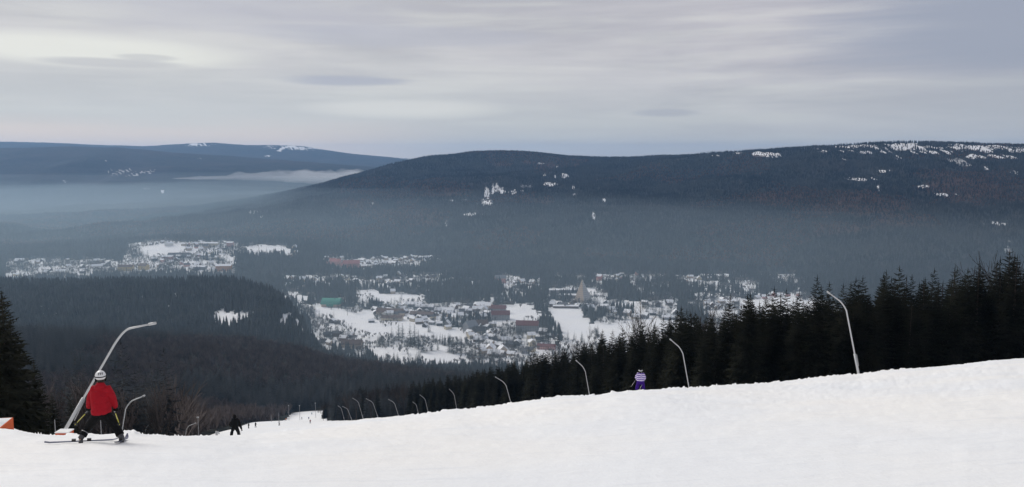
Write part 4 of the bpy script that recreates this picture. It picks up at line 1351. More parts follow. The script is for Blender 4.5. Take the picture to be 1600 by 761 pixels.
RP = [(0, 0), (-.165, .80), (-.215, .875), (-.37, 1.0)]
ORD = ['tallest curved snow lance, at the right in front of the black spruces', 'second snow lance from the right, just right of the striped jacket', 'third snow lance from the right, left of the striped jacket', 'fourth snow lance from the right on the slope edge',
       'fifth snow lance from the right, short arm to the left', 'sixth snow lance from the right', 'leaning thin snow lance left of the sixth one', 'seventh snow lance from the right, before the brown trees', 'eighth snow lance from the right, before the brown trees',
       'ninth snow lance from the right, low and thin', 'tenth snow lance from the right, low and thin', 'last snow lance at the far end of the wood']
for i, (bx, tx, ty, d) in enumerate([(1341, 1293, 456, 62), (1082, 1047, 530, 86), (926, 900, 563, 113), (804, 774, 589, 152), (716, 702, 608, 200), (671, 656, 617, 240), (655, 645, 628, 250), (624, 607, 624, 250), (591, 572, 623, 285), (567, 551, 622, 320),
                                     (549, 535, 635, 350), (537, 528, 634, 370)]):
    p = on_ground(bx, d)
    top = px_uv(tx, ty)
    H = max(3.0, top[1] * d - p.z)
    k = (top[0] * d - p.x) / H
    prof = [(0, 0), (k * .45, .80), (k * .58, .875), (k, 1.0)]
    thin = max(1.0, d / 150)
    lance(p, H, prof, ORD[i], 'snow lances along the right edge of the piste', r=.055 * thin ** .5, mat='galvanised' if i < 4 else 'galvanised_dull')
# left-hand lance leaning to the right
d = 28
p = P(96, 682, d)
u, v = px_uv(242, 505)
H = v * d - p.z
kx = (u * d - p.x) / H
lance(p, H, [(0, 0), (kx * .60, .835), (kx * .69, .945), (kx, 1.0)], 'long snow lance leaning to the right behind the skier in the red jacket', 'snow lances at the left edge of the piste', r=.036, sheath=.40)
for (bx, tx, ty, d, lab) in [(178, 226, 618, 75, 'short snow lance with bent arm right of the skier in the red jacket'), (216, 241, 659, 110, 'low bent snow lance second from the red skier, mostly behind the snow edge'),
                             (252, 271, 670, 150, 'lowest bent snow lance, only its arm above the snow edge'), (280, 306, 661, 130, 'bent snow lance left of the person in black')]:
    p = on_ground(bx, d)
    t_ = px_uv(tx, ty)
    H = t_[1] * d - p.z
    kx = (t_[0] * d - p.x) / H
    lance(p, H, [(0, 0), (kx * .35, .80), (kx * .50, .90), (kx, 1.0)], lab, 'snow lances at the left edge of the piste', r=.055)

o = tag(empty('safety_pad', P(101, 680.5, 26.3)), 'orange safety pad wrapped round the foot of the leaning lance', 'safety pad')
bm_ = MB()
bm_.box((0, 0, -.03), (.42, .35, .34)).build('padding', MAT['orange'], o)
MB().box((0, 0, .155), (.45, .37, .03)).build('snow_cap', MAT['snow'], o)

p = P(-56, 683, 27)
o = tag(empty('orange_mat', p, R(12)), 'orange edged crash mat loaded with snow at the left edge of the photo', 'crash mat')
MB().box((0, 0, -.05), (2.5, 1.6, .8)).build('padding', MAT['orange'], o)
MB().ellipsoid((-.35, -.80, -.32), (1.25, .30, .44), 18, 8).build('snow_heap', MAT['snow'], o, True)
hp = MB()
n_ = 14
vs, fs = [], []
for j in range(n_ + 1):
    for i in range(n_ + 1):
        a, b = i / n_ * 2 - 1, j / n_ * 2 - 1
        vs.append((a * 1.22, b * .77, .352 + .14 * (1 - a ** 4) * (1 - b ** 4) * (.7 + .6 * random.random())))
for j in range(n_):
    for i in range(n_):
        k = j * (n_ + 1) + i
        fs.append((k, k + 1, k + n_ + 2, k + n_ + 1))
hp.add(vs, fs).build('snow_cap', MAT['snow'], o, True)


def post(name, px, ytop, ybase, d, r, label, cat, lamp=False, group=None):
    p = on_ground(px, d)
    vt = px_uv(px, ytop)[1] * d
    o = tag(empty(name, p), label, cat, group)
    MB().tube([(0, 0, -1), (0, 0, vt - p.z)], [r, r * .7], 6).build('pole', MAT['post'], o)
    if lamp:
        MB().box((0, -r, vt - p.z + .1), (r * 4, r * 2.4, r * 2.2)).build('lamp_head', MAT['galvanised'], o)
    return o


post('marker_post', 82, 656, 680, 40, .03, 'thin dark marker post left of the foot of the leaning lance', 'post')
post('marker_post', 154, 651, 668, 60, .04, 'thin marker post seen between the legs of the skier in the red jacket', 'post')
post('slope_lamp', 450, 634, 648, 470, .13, 'lamp post at the left edge of the far piste', 'lamp post', True)
post('lift_mast', 467, 634, 648, 490, .13, 'mast in the middle of the three posts at the far end of the piste', 'mast', True)
post('slope_lamp', 492, 630, 646, 500, .13, 'lamp post nearest the brown wood at the far end of the piste', 'lamp post', True)
post('slope_lamp', 307, 653, 680, 130, .08, 'slim lamp post left of the person in black', 'lamp post', True)
post('marker_post', 422, 648, 656, 380, .12, 'short post on the snow bank of the far piste', 'post')
post('marker_post', 434, 645, 655, 430, .12, 'short post right of the other one on the snow bank of the far piste', 'post')
for (x, y0, y1, lab) in [(543, 483, 493, 'mast at the upper edge of the village ski field'), (541, 503, 514, 'left one of the three masts on the village ski field'), (545, 506, 514, 'middle one of the three masts on the village ski field'),
                         (550, 505, 515, 'right one of the three masts on the village ski field'), (552, 524, 541, 'tall mast beside the brown roofed house under the ski field')]:
    p = ground_hit(x, y1, 1300, 3000)
    H = px_uv(x, y0)[1] * p.y - p.z
    o = tag(empty('lift_mast', p), lab, 'mast', 'masts on the village ski field')
    MB().tube([(0, 0, -1), (0, 0, H)], [.45, .35], 6).build('pole', MAT['post'], o)
    MB().box((0, 0, H - .4), (3.0, .5, .5)).build('crossarm', MAT['post'], o)

# ------------------------------------------------------------------ people
MAT['skin'] = simple('skin', (0.52, 0.33, 0.25), .6, .08, 20)
MAT['hair'] = simple('dark_hair', (0.03, 0.02, 0.015), .6, .2, 40)
MAT['red_cloth'] = simple('red_jacket_cloth', (0.36, 0.012, 0.022), .75, .22, 9)
MAT['black_cloth'] = simple('black_cloth', (0.010, 0.010, 0.011), .85, .3, 9)
MAT['helmet'] = simple('white_helmet_shell', (0.74, 0.74, 0.74), .3, .05, 5, .5)
MAT['boot_grey'] = simple('ski_boot_shell', (0.055, 0.055, 0.06), .4, .2, 9, .5)
MAT['boot_pale'] = simple('boot_cuff', (0.42, 0.42, 0.44), .5, .1, 9, .5)
MAT['yellow'] = simple('yellow_pole_paint', (0.55, 0.52, 0.03), .4, .08, 6, .5)
MAT['blue_ski'] = simple('dark_blue_ski', (0.025, 0.035, 0.10), .35, .3, 5, .5)
MAT['purple'] = simple('purple_cloth', (0.045, 0.012, 0.20), .7, .2, 9)
MAT['steel'] = simple('pole_steel', (0.55, 0.55, 0.56), .3, .1, 5, .5, .4)
MAT['black_plastic'] = simple('black_plastic', (0.015, 0.015, 0.016), .4, .1, 5, .5)
for k, c in (('blue', (.04, .09, .3)), ('orange_coat', (.6, .16, .03)), ('green', (.04, .2, .08)), ('teal', (.03, .2, .25)), ('pale', (.6, .6, .6)), ('maroon', (.2, .03, .04))):
    MAT[k] = simple(k + '_cloth', c, .8, .1, 5)
m, t, b = material('striped_jacket_cloth')
tc = t.node('ShaderNodeTexCoord')
sp_ = t.node('ShaderNodeSeparateXYZ')
t.link(tc.outputs['Object'], sp_.inputs[0])
zz = t.math('ADD', sp_.outputs[2], t.math('MULTIPLY', t.math('SINE', t.math('MULTIPLY', sp_.outputs[0], 24.0)), .012))
st = t.math('SINE', t.math('MULTIPLY', zz, 52.0))
fl = t.math('SINE', t.math('MULTIPLY', t.math('ADD', sp_.outputs[0], sp_.outputs[1]), 60.0))
c_ = t.mix(t.ramp(st, -0.35, 0.35), (0.11, 0.05, 0.34), (0.80, 0.74, 0.88))
c_ = t.mix(t.math('MULTIPLY', t.ramp(fl, .3, .8), .35), c_, (0.30, 0.22, 0.55))
t.link(c_, b.inputs['Base Color'])
MAT['striped'] = m
for nm in ('red_cloth', 'black_cloth', 'striped', 'purple'):
    MAT[nm].node_tree.nodes['Principled BSDF'].inputs['Specular IOR Level'].default_value = .08
    t = NT(MAT[nm].node_tree)
    tc = t.node('ShaderNodeTexCoord'); mp = t.node('ShaderNodeMapping'); mp.inputs['Scale'].default_value = (1, 1, 2.2)
    t.link(tc.outputs['Object'], mp.inputs['Vector'])
    bp = t.node('ShaderNodeBump'); bp.inputs['Strength'].default_value = .9; bp.inputs['Distance'].default_value = .035
    t.link(t.noise(mp.outputs[0], 7.0, 3, .55, 1.2), bp.inputs['Height'])
    t.link(bp.outputs[0], t.n['Principled BSDF'].inputs['Normal'])


def fuse(name, mb, voxel, mat, parent, smooth=2):
    """melt overlapping forms into one continuous surface"""
    me = mb.mesh(name, mat)
    tmp = bpy.data.objects.new('tmp', me)
    C.objects.link(tmp)
    r_ = tmp.modifiers.new('r', 'REMESH'); r_.mode = 'VOXEL'; r_.voxel_size = voxel; r_.use_smooth_shade = True
    if smooth:
        s_ = tmp.modifiers.new('s', 'SMOOTH'); s_.iterations = smooth; s_.factor = .5
    dg = bpy.context.evaluated_depsgraph_get()
    out = bpy.data.meshes.new_from_object(tmp.evaluated_get(dg))
    out.name = name
    out.materials.clear(); out.materials.append(mat)
    bpy.data.objects.remove(tmp)
    bpy.data.meshes.remove(me)
    return link_mesh(name, out, parent)


def V3(*a): return Vector(a)


def hand_forms(mb, wrist, direction, side, r=1.0):
    """palm, five bent fingers of different lengths and a thumb from the side of the palm, curled round a pole grip"""
    d_ = Vector(direction).normalized()
    fwd = Vector((0, 1, 0)) - d_ * d_.y
    fwd.normalize()
    lat = d_.cross(fwd) * side
    palm = wrist + d_ * .055
    for k in range(4):
        o_ = (k - 1.5) * .021
        mb.tube([wrist + lat * o_ * .7, wrist + d_ * .09 + lat * o_], [.016 * r, .014 * r], 6)
        L_ = (.030, .036, .033, .025)[k]
        a = wrist + d_ * .09 + lat * o_
        b_ = a + d_ * L_ * .6 + fwd * L_ * .7
        c2_ = b_ - d_ * L_ * .45 + fwd * L_ * .6
        e_ = c2_ - d_ * L_ * .8 - fwd * L_ * .15
        mb.tube([a, b_, c2_, e_], [.0115 * r, .0105 * r, .0095 * r, .008 * r], 6)
    th = wrist + d_ * .03 - lat * .035
    mb.tube([th, th + d_ * .025 - lat * .02 + fwd * .02, th + d_ * .045 - lat * .012 + fwd * .045], [.014 * r, .012 * r, .009 * r], 6)


def person(loc, yaw, J, label, jacket, trousers, hat, voxel=.016, hood=False, bulk=1.0, hem=.0, boots=True, gloves='black_cloth', hatkind='helmet', belt=None):
    o = tag(empty('person', loc, yaw), label, 'person')
    g = lambda k: Vector(J[k])
    # body: one continuous surface
    b_ = MB()
    b_.tube([g('pelvis'), g('waist'), g('chest'), g('neckbase')], [.125, .115, .135, .085], 12)
    b_.tube([g('neckbase'), g('head')], [.055, .052], 10)
    b_.ellipsoid(g('head') + V3(0, .01, .02), (.075, .092, .108), 16, 10)
    b_.ellipsoid(g('head') + V3(0, .075, -.045), (.042, .035, .045), 10, 6)      # jaw
    b_.tube([g('head') + V3(0, .095, .01), g('head') + V3(0, .122, -.018)], [.010, .016], 6)   # nose
    for s_ in (-1, 1):
        b_.ellipsoid(g('head') + V3(s_ * .076, .0, -.005), (.012, .02, .032), 8, 5)            # ears
        b_.ellipsoid(g('head') + V3(s_ * .03, .088, .02), (.014, .012, .010), 8, 5)            # eyes
    b_.tube([g('head') + V3(-.022, .108, -.045), g('head') + V3(.022, .108, -.045)], [.007, .007], 6)  # mouth
    for s_ in 'LR':
        b_.tube([g('chest') + (g('sh' + s_) - g('chest')) * .3, g('sh' + s_), g('el' + s_), g('wr' + s_)], [.07, .056, .042, .030], 10)
        b_.tube([g('hip' + s_), g('kn' + s_), g('an' + s_)], [.088, .058, .042], 10)
        b_.tube([g('pelvis'), g('hip' + s_)], [.11, .095], 10)
        b_.tube([g('an' + s_) + V3(0, -.04, -.03), g('an' + s_) + V3(0, .14, -.05)], [.035, .028], 8)
        hand_forms(b_, g('wr' + s_), g('wr' + s_) - g('el' + s_), 1 if s_ == 'R' else -1, .85)
    fuse('body', b_, max(voxel * .8, .012), MAT['skin'], o, 1)
    # jacket
    j_ = MB()
    hem_c = g('pelvis') + V3(0, 0, hem)
    j_.add(*loft([(hem_c + V3(0, 0, -.02), .205 * bulk, .165 * bulk), (g('pelvis') + V3(0, 0, .10), .215 * bulk, .17 * bulk), (g('waist'), .20 * bulk, .16 * bulk), (g('chest'), .215 * bulk, .165 * bulk),
                  (g('chest').lerp(g('neckbase'), .6), .19 * bulk, .14 * bulk), (g('neckbase'), .10, .095), (g('neckbase').lerp(g('head'), .45), .085, .085)]))
    for s_ in 'LR':
        e = g('wr' + s_); el = g('el' + s_)
        j_.tube([g('chest').lerp(g('neckbase'), .5), g('sh' + s_), g('sh' + s_).lerp(el, .5), el, el.lerp(e, .5), e.lerp(el, .05)], [.10, .098 * bulk, .092 * bulk, .082 * bulk, .074 * bulk, .060], 10)
    if hood:
        j_.ellipsoid(g('neckbase') + V3(0, -.09, .02), (.13, .085, .10), 12, 7)
    j_.ellipsoid(g('waist') + V3(.08, -.13 * bulk, .02), (.05, .03, .07), 8, 5)
    j_.ellipsoid(g('waist') + V3(-.1, -.13 * bulk, -.06), (.06, .03, .06), 8, 5)
    fuse('jacket', j_, voxel, MAT[jacket], o, 2)
    # trousers
    t_ = MB()
    t_.tube([g('pelvis') + V3(0, 0, .08), g('pelvis') + V3(0, 0, -.04)], [.165, .17], 12)
    for s_ in 'LR':
        t_.tube([g('pelvis'), g('hip' + s_), g('hip' + s_).lerp(g('kn' + s_), .5), g('kn' + s_), g('kn' + s_).lerp(g('an' + s_), .5), g('an' + s_).lerp(g('kn' + s_), .22)], [.13 * bulk, .128 * bulk, .112 * bulk, .096 * bulk, .088 * bulk, .092 * bulk], 12)
    fuse('trousers', t_, voxel, MAT[trousers], o, 2)
    for s_ in 'LR':
        gl = MB()
        hand_forms(gl, g('wr' + s_), g('wr' + s_) - g('el' + s_), 1 if s_ == 'R' else -1, 1.35)
        fuse('glove', gl, max(.009, voxel * .6), MAT[gloves], o, 1)
        bt = MB()
        a_ = g('an' + s_); k_ = g('kn' + s_)
        up = (k_ - a_).normalized()
        bt.tube([a_ + V3(0, -.01, -.07), a_, a_ + up * .17], [.062, .066, .076], 10)
        bt.tube([a_ + V3(0, -.09, -.07), a_ + V3(0, .20, -.08)], [.052, .045], 10)
        bo = fuse('ski_boot', bt, max(.014, voxel), MAT['boot_grey'], o, 1)
        MB().tube([a_ + up * .13, a_ + up * .17], [.084, .086], 12).build('cuff', MAT['boot_pale' if boots else 'boot_grey'], bo, True)
    h_ = g('head')
    if hatkind == 'helmet':
        hm = MB().ellipsoid(h_ + V3(0, .0, .035), (.118, .138, .128), 20, 10, None, -.55)
        he = hm.build('helmet', MAT[hat], o, True)
        for s_ in (-1, 1):
            MB().ellipsoid(h_ + V3(s_ * .098, .0, -.045), (.026, .055, .06), 10, 6).build('ear_pad', MAT['black_cloth'], he, True)
        for k in (-1, 0, 1):
            MB().box(h_ + V3(k * .04, -.112 + abs(k) * .006, .11), (.014, .03, .05)).build('vent', MAT['black_plastic'], he)
        ring = [(h_ + V3(.121 * math.sin(a), -.141 * math.cos(a), .03)) for a in np.linspace(-1.9, 1.9, 14)]
        MB().tube(ring, .012, 5).build('goggle_strap', MAT['black_cloth'], he, True)
        MB().ellipsoid(h_ + V3(0, .115, .02), (.085, .04, .045), 12, 7).build('goggles', MAT['black_plastic'], he, True)
        MB().ellipsoid(h_ + V3(0, -.05, -.07), (.075, .06, .07), 12, 7).build('hair', MAT['hair'], o, True)
    else:
        MB().ellipsoid(h_ + V3(0, .0, .03), (.108, .122, .128), 16, 9, None, -.35).build('hat', MAT['black_cloth'], o, True)
        if belt:
            ring = [(h_ + V3(.112 * math.sin(a), .127 * math.cos(a), .065)) for a in np.linspace(0, 6.283, 18)]
            MB().tube(ring, .028, 6).build('hat_band', MAT[belt], o, True)
        else:
            MB().ellipsoid(h_ + V3(0, -.02, -.03), (.15, .155, .175), 14, 9).build('hood', MAT['black_cloth'], o, True)
        MB().ellipsoid(h_ + V3(0, -.055, -.05), (.075, .06, .09), 12, 7).build('hair', MAT['hair'], o, True)
    return o


def loft(rings, n=18):
    vs, fs = [], []
    for c, rx, ry in rings:
        for i in range(n):
            a = 2 * math.pi * i / n
            vs.append((c[0] + rx * math.cos(a), c[1] + ry * math.sin(a), c[2]))
    for j in range(len(rings) - 1):
        for i in range(n):
            fs.append((j * n + i, j * n + (i + 1) % n, (j + 1) * n + (i + 1) % n, (j + 1) * n + i))
    fs.append(tuple(range(n - 1, -1, -1)))
    fs.append(tuple(range((len(rings) - 1) * n, len(rings) * n)))
    return vs, fs


def pole_obj(a, b, mat, label, grip=True):
    """ski pole from grip a to tip b, world points"""
    a = Vector(a); b = Vector(b)
    o = tag(empty('ski_pole', b), label, 'ski pole')
    L_ = a - b
    dr = L_.normalized()
    MB().tube([(0, 0, 0), L_ * .5, L_], [.006, .011, .012], 8).build('shaft', MAT[mat], o, True)
    MB().tube([L_ - dr * .06, L_ + dr * .10], [.017, .019], 8).build('grip', MAT['black_plastic'], o, True)
    MB().tube([dr * .05, dr * .065], [.045, .03], 10).build('basket', MAT['black_plastic'], o)
    ring = [L_ + dr * .07 + V3(.03 * math.sin(q), .03 + .03 * math.cos(q), -.04 + .05 * math.cos(q)) for q in np.linspace(0, 5.5, 9)]
    MB().tube(ring, .004, 4).build('strap', MAT['black_cloth'], o)
    return o


def ski_obj(c, direction, length, mat, label):
    """ski lying along direction, boot at c (world point on the snow)"""
    o = tag(empty('ski', c), label, 'ski')
    d_ = Vector(direction).normalized()
    lat = d_.cross(Vector((0, 0, 1))).normalized()
    nrm = lat.cross(d_)
    vs, fs = [], []
    N = 16
    for i in range(N + 1):
        t_ = i / N
        s_ = (t_ - .46) * length
        w_ = .034 + .014 * abs(2 * t_ - 1) ** 2
        if t_ > .93: w_ *= max(.25, (1 - t_) / .07)
        lift = .02 + (.11 * ((t_ - .86) / .14) ** 2 if t_ > .86 else 0) + (.02 * ((.06 - t_) / .06) ** 2 if t_ < .06 else 0)
        th = .011
        for (a, h__) in ((-1, 0), (1, 0), (1, 1), (-1, 1)):
            vs.append(d_ * s_ + lat * a * w_ + nrm * (lift + h__ * th))
    for i in range(N):
        for k in range(4):
            fs.append((i * 4 + k, i * 4 + (k + 1) % 4, i * 4 + 4 + (k + 1) % 4, i * 4 + 4 + k))
    fs += [(3, 2, 1, 0), (N * 4, N * 4 + 1, N * 4 + 2, N * 4 + 3)]
    MB().add(vs, fs).build('blade', MAT[mat], o)
    Mx = Matrix((lat, d_, nrm)).transposed()
    for s_, nm in ((.17, 'toe_binding'), (-.15, 'heel_binding')):
        vs_ = MB().box((0, s_, .055), (.07, .09, .05), Mx)
        vs_.build(nm, MAT['black_plastic'], o)
    return o


# red jacket: metres per photo pixel at 18.6 m, origin under the middle of the stance
D1 = 18.6
org = P(157, 690, D1)
S1 = D1 / F
yaw1 = -math.atan(px_uv(157, 690)[0]) * -1
yaw1 = math.atan(-px_uv(157, 690)[0])
cosy = math.cos(yaw1)


def q1(x, y, dy=0.0):
    """local point of the red skier from a photo pixel and a forward offset"""
    w_ = P(x, y, D1 + dy) - org
    return tuple(Matrix.Rotation(-yaw1, 3, 'Z') @ w_)


J = dict(pelvis=q1(158.5, 647), waist=q1(158, 634, .02), chest=q1(157, 618, .08), neckbase=q1(156.5, 604, .14), head=q1(157, 589.5, .17),
         shL=q1(146, 608, .10), shR=q1(169, 608, .10), elL=q1(141, 624, .12), elR=q1(176.5, 624, .14), wrL=q1(138.5, 637, .24), wrR=q1(180.5, 637, .24),
         hipL=q1(151, 650), hipR=q1(166, 650), knL=q1(138, 667, .14), knR=q1(181, 666, .14), anL=q1(126, 685, -.05), anR=q1(190, 684, .02))
sk = person(org, yaw1, J, 'skier in a red jacket and white helmet seen from behind, legs wide apart', 'red_cloth', 'black_cloth', 'helmet', .014, hood=True, bulk=1.03, hem=.03)
toW = lambda v: org + Matrix.Rotation(yaw1, 3, 'Z') @ Vector(v)
fl_, fr_ = toW(J['anL']), toW(J['anR'])


def on_snow(v, up=0.0):
    return Vector((v.x, v.y, ground_z(v.x, v.y) + up))


def ski_at(foot, ax, length, lab):
    ax = Vector((ax[0], ax[1], 0)).normalized()
    a = on_snow(foot + ax * length * .45); b_ = on_snow(foot - ax * length * .45)
    c = on_snow(foot, .0)
    c.z = max(c.z, (a.z + b_.z) / 2) + .015
    return ski_obj(c, a - b_, length, 'blue_ski', lab)


gl = on_snow(fl_); gr = on_snow(fr_)
print('feet above snow', fl_.z - gl.z, fr_.z - gr.z)
ski_at(fl_, (1.0, .52), 1.62, 'left ski of the red jacketed skier, pointing across the slope')
ski_at(fr_, (-.30, .95), 1.62, 'right ski of the red jacketed skier, turned inwards')
pole_obj(toW(q1(134, 646, .32)), toW(q1(117, 664, -.30)), 'yellow', 'yellow ski pole held out to the left of the red jacketed skier')
pole_obj(toW(q1(180, 645, .30)), toW(q1(187, 664, -.35)), 'yellow', 'yellow ski pole on the right of the red jacketed skier')


def simple_pose(H, spread=.16, arm=.30, lean=.05, armR=None, elb=.10):
    k = H / 1.75
    z = lambda v: v * k
    armR = arm if armR is None else armR
    return dict(pelvis=(0, 0, z(.93)), waist=(0, .01, z(1.10)), chest=(0, lean, z(1.30)), neckbase=(0, lean + .03, z(1.47)), head=(0, lean + .06, z(1.63)),
                shL=(-.18, lean, z(1.42)), shR=(.18, lean, z(1.42)), elL=(-.27, lean + elb * .3, z(1.15)), elR=(.27, lean + elb * .3, z(1.15)),
                wrL=(-arm, lean + elb * 1.6, z(.98)), wrR=(armR, lean + elb * 1.6, z(.96)), hipL=(-.09, 0, z(.88)), hipR=(.09, 0, z(.88)),
                knL=(-spread * .8, .05, z(.48)), knR=(spread * .8, .05, z(.48)), anL=(-spread, 0, z(.10)), anR=(spread, 0, z(.10)))


# striped jacket
p = on_ground(1000.5, 54)
H2 = (px_uv(1000.5, 578.5)[1] * 54 - p.z)
print('striped height', H2)
H2 = min(max(H2, 1.45), 1.85)
J2 = simple_pose(H2, .24, .25, .03)
yaw2 = math.atan(-p.x / p.y)
person(p, yaw2, J2, 'skier in a white and purple striped jacket and purple trousers seen from behind', 'striped', 'purple', 'black_cloth', .018, bulk=1.30, hatkind='hat', belt='helmet')
M2 = Matrix.Rotation(yaw2, 3, 'Z')
w2 = lambda v: p + M2 @ Vector(v)
pole_obj(w2((.30, .15, H2 * .55)), w2((-.18, -.55, .10)), 'steel', 'pale ski pole crossing behind the purple trousers')
pole_obj(w2((-.32, .15, H2 * .52)), w2((-.62, -.35, .45)), 'steel', 'ski pole sticking out at the left of the striped jacket')
for s_, lab in ((-1, 'left'), (1, 'right')):
    f_ = w2((s_ * .17, 0, .1))
    ski_at(f_, (p.x * .4, p.y), 1.6, lab + ' ski of the skier in the striped jacket, hidden by the snow edge')
# person in black
p = on_ground(364.5, 66)
H3 = (px_uv(364.5, 648.5)[1] * 66 - p.z)
print('black height', H3)
H3 = min(max(H3, 1.6), 2.0)
J3 = simple_pose(H3, .32, .36, .10, .50, .02)
J3['wrR'] = (.53, .02, H3 * .36); J3['elR'] = (.40, .04, H3 * .58); J3['elL'] = (-.36, 0, H3 * .62); J3['wrL'] = (-.28, .16, H3 * .52)
yaw3 = math.atan(-p.x / p.y)
person(p, yaw3, J3, 'person dressed all in black walking down behind the snow edge', 'black_cloth', 'black_cloth', 'black_cloth', .018, bulk=1.42, hatkind='hat', boots=False, hem=.04)
M3 = Matrix.Rotation(yaw3, 3, 'Z')
w3 = lambda v: p + M3 @ Vector(v)
pole_obj(w3((.53, .04, H3 * .34)), w3((.30, .05, .02)), 'steel', 'thin ski pole in the right hand of the person in black')

# small skiers: one light figure, copied
def tiny_meshes():
    J_ = simple_pose(1.72, .2, .34, .08)
    g = lambda k: Vector(J_[k])
    b_ = MB()
    b_.tube([g('pelvis'), g('chest'), g('head')], [.13, .12, .06], 8)
    b_.ellipsoid(g('head'), (.10, .11, .13), 8, 6)
    for s_ in 'LR':
        b_.tube([g('hip' + s_), g('kn' + s_), g('an' + s_)], [.12, .10, .09], 8)
        b_.tube([g('an' + s_) + V3(0, -.1, -.06), g('an' + s_) + V3(0, .18, -.06)], [.05, .045], 6)
        b_.tube([g('sh' + s_), g('el' + s_), g('wr' + s_)], [.05, .045, .04], 6)
    bo = fuse('body', b_, .05, MAT['black_cloth'], None, 1)
    j_ = MB()
    j_.tube([g('pelvis') + V3(0, 0, -.05), g('waist'), g('chest'), g('neckbase')], [.20, .19, .20, .10], 10)
    for s_ in 'LR':
        j_.tube([g('chest'), g('sh' + s_), g('el' + s_), g('wr' + s_)], [.10, .10, .08, .07], 8)
    ja = fuse('jacket', j_, .05, MAT['blue'], None, 1)
    a, b2 = bo.data, ja.data
    bpy.data.objects.remove(bo); bpy.data.objects.remove(ja)
    return a, b2


tb, tj = tiny_meshes()


def tiny(p, col, label, group, yaw=0.0, k=1.0):
    o = tag(empty('person', p, yaw), label, 'person', group)
    o.scale = (k, k, k)
    link_mesh('body', tb, o)
    key = 'jacket_' + col
    me = bpy.data.meshes.get(key)
    if me is None:
        me = tj.copy(); me.name = key
        me.materials.clear(); me.materials.append(MAT[col])
    link_mesh('jacket', me, o)
    return o


for (x, d, col, lab) in [(386, 240, 'black_cloth', 'tiny dark skier crouching at the left edge of the far piste'), (397, 250, 'black_cloth', 'tiny dark skier just right of the person in black'), (434.5, 270, 'pale', 'tiny skier in pale clothes in the middle of the far piste'),
                         (483, 330, 'maroon', 'tiny skier near the corner of the brown wood'), (481, 480, 'blue', 'tiny skier in blue high on the far piste'), (470, 500, 'black_cloth', 'tiny dark skier by the middle mast of the far piste'),
                         (486, 540, 'teal', 'tiny skier at the crest of the far piste'), (496, 550, 'black_cloth', 'tiny skier at the crest of the far piste beside the wood'), (339, 120, 'pale', 'pale hunched figure half hidden by the snow edge left of the person in black'),
                         (445, 440, 'orange_coat', 'tiny skier in orange under the left lamp post of the far piste')]:
    p = on_ground(x, d)
    if x == 339:
        p = P(338.5, 675.3, 120) - V3(0, 0, 1.72)
        p.z = ground_z(p.x, p.y)
    tiny(p, col, lab, 'skiers on the far piste', random.uniform(-1, 1))
for (x, y, col) in [(482, 480, 'black_cloth'), (485, 482, 'blue'), (508, 496, 'black_cloth'), (525, 492, 'maroon'), (548, 510, 'blue'), (555, 506, 'black_cloth'), (558, 514, 'red_cloth'), (575, 517, 'black_cloth'), (590, 500, 'black_cloth'), (566, 498, 'teal')]:
    p = ground_hit(x, y, 1300, 3000)
    tiny(p, col, 'dark speck of a skier on the village ski field below the green roofed hall', 'skiers on the village ski field', 0.3, 1.15)

# cloud bank lying between the far ridges
def fog_bank():
    d0 = 7000.0
    vs, fs = [], []
    nx, ny = 130, 22
    for s_ in (1, -1):
        for j in range(ny + 1):
            for i in range(nx + 1):
                a, b = i / nx, j / ny
                px = 268 + a * 350
                dd = d0 + (b - .5) * 1300 + 300 * math.sin(a * 5)
                u, v = px_uv(px, 277 - a * 6)
                edge = (1 - abs(2 * a - 1) ** 3) * (1 - abs(2 * b - 1) ** 2)
                wv = float(fbm(np.array([a * 17.0]), np.array([b * 6.0]), 5, 91 if s_ > 0 else 95)[0])
                th = edge * (150 * max(0.0, wv - .28) + 4) * (.5 + .8 * a) if s_ > 0 else -edge * (60 + 60 * wv)
                vs.append((u * dd, dd, v * d0 + th * (0.55 + .45 * a)))
    n = (nx + 1) * (ny + 1)
    for k in range(2):
        for j in range(ny):
            for i in range(nx):
                a = k * n + j * (nx + 1) + i
                q = (a, a + 1, a + nx + 2, a + nx + 1)
                fs.append(q if k == 0 else q[::-1])
    for i in range(nx):
        fs.append((i + 1, i, n + i, n + i + 1)); a = ny * (nx + 1) + i
        fs.append((a, a + 1, n + a + 1, n + a))
    for j in range(ny):
        a = j * (nx + 1)
        fs.append((a, a + nx + 1, n + a + nx + 1, n + a)); a = a + nx
        fs.append((a + nx + 1, a, n + a, n + a + nx + 1))
    m2 = bpy.data.materials.new('cloud_vapour'); m2.use_nodes = True
    t = NT(m2.node_tree); t.n.clear()
    out = t.node('ShaderNodeOutputMaterial'); pv = t.node('ShaderNodeVolumePrincipled')
    pv.inputs['Density'].default_value = 1.6e-3
    pv.inputs['Color'].default_value = (0.97, 0.97, 0.97, 1)
    t.link(pv.outputs[0], out.inputs['Volume'])
    o = link_mesh('fog_bank', np_mesh('fog_bank', vs, fs, [m2], True))
    tag(o, 'long pale fog bank lying in front of the far ridge at the left', 'fog bank', kind='stuff')


fog_bank()

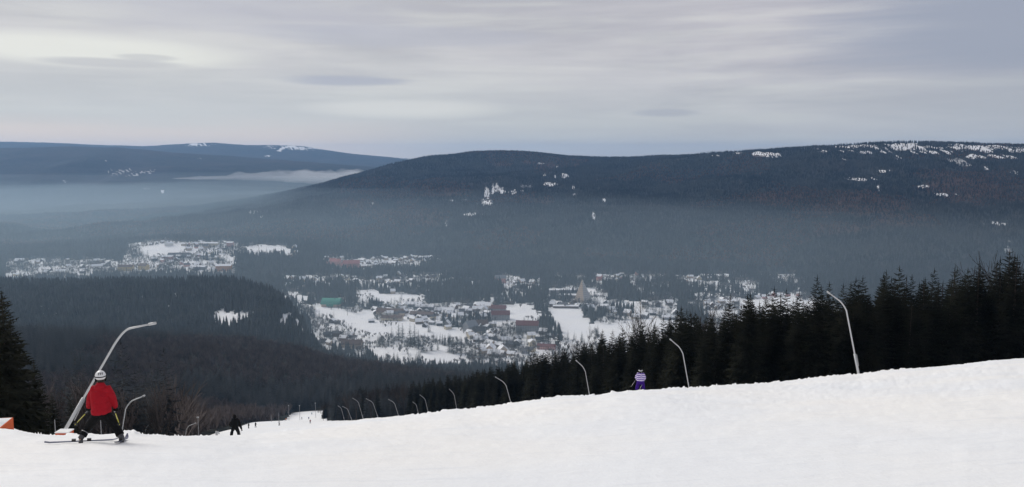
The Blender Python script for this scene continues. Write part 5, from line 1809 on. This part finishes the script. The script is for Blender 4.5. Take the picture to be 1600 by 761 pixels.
# ------------------------------------------------------------------ haze
def haze():
    x0, x1, y0, y1 = -16500, 16500, -16500, 16500
    zlo = float(GZ.min()) - 1.5
    zhi = float(max(GZ.max(), 20)) + 12
    m = bpy.data.materials.new('haze_air'); m.use_nodes = True
    t = NT(m.node_tree); t.n.clear()
    out = t.node('ShaderNodeOutputMaterial'); pv = t.node('ShaderNodeVolumePrincipled')
    pv.inputs['Density'].default_value = 4.7e-5
    pv.inputs['Color'].default_value = (0.34, 0.60, 1.0, 1)
    pv.inputs['Anisotropy'].default_value = 0.35
    t.link(pv.outputs[0], out.inputs['Volume'])
    b = MB().box(((x0 + x1) / 2, (y0 + y1) / 2, (zlo + zhi) / 2), (x1 - x0, y1 - y0, zhi - zlo)).build('haze', m)
    tag(b, 'thin bluish winter haze between the slope and the far ridges', 'haze', kind='stuff')
    # denser air lying in the valley
    m2 = bpy.data.materials.new('valley_air'); m2.use_nodes = True
    t = NT(m2.node_tree); t.n.clear()
    out = t.node('ShaderNodeOutputMaterial'); pv = t.node('ShaderNodeVolumePrincipled')
    pv.inputs['Density'].default_value = 6.4e-5
    pv.inputs['Color'].default_value = (0.72, 0.90, 1.0, 1)
    pv.inputs['Anisotropy'].default_value = 0.35
    t.link(pv.outputs[0], out.inputs['Volume'])
    # three sheets of different height, so the haze thins upwards; each top gently uneven
    n = 90
    for k, top in enumerate((-135.0, -185.0, -235.0)):
        xs = np.linspace(-16000 + 20 * k, 16000 - 20 * k, n + 1); ys = np.linspace(-2250 + 10 * k, 16250 - 10 * k, n + 1)
        XX, YY = np.meshgrid(xs, ys)
        zt = top + (fbm(XX / 1700, YY / 1700, 4, 120 + k) - .5) * 120
        v = np.concatenate([np.stack([XX, YY, zt], 2).reshape(-1, 3), np.stack([XX, YY, np.full_like(XX, zlo + .5 + .1 * k)], 2).reshape(-1, 3)])
        f = []
        N1 = (n + 1) ** 2
        for j in range(n):
            for i in range(n):
                a = j * (n + 1) + i
                f.append((a, a + 1, a + n + 2, a + n + 1)); f.append((N1 + a, N1 + a + n + 1, N1 + a + n + 2, N1 + a + 1))
        for i in range(n):
            a = i; f.append((a, N1 + a, N1 + a + 1, a + 1))
            a = n * (n + 1) + i; f.append((a, a + 1, N1 + a + 1, N1 + a))
            a = i * (n + 1); f.append((a, a + n + 1, N1 + a + n + 1, N1 + a))
            a = i * (n + 1) + n; f.append((a, N1 + a, N1 + a + n + 1, a + n + 1))
        b = link_mesh('valley_haze', np_mesh('valley_haze', v, np.array(f), [m2], True))
        tag(b, ('thin upper layer', 'middle layer', 'dense low layer')[k] + ' of grey blue haze over the village and the valley', 'haze', kind='stuff')


haze()
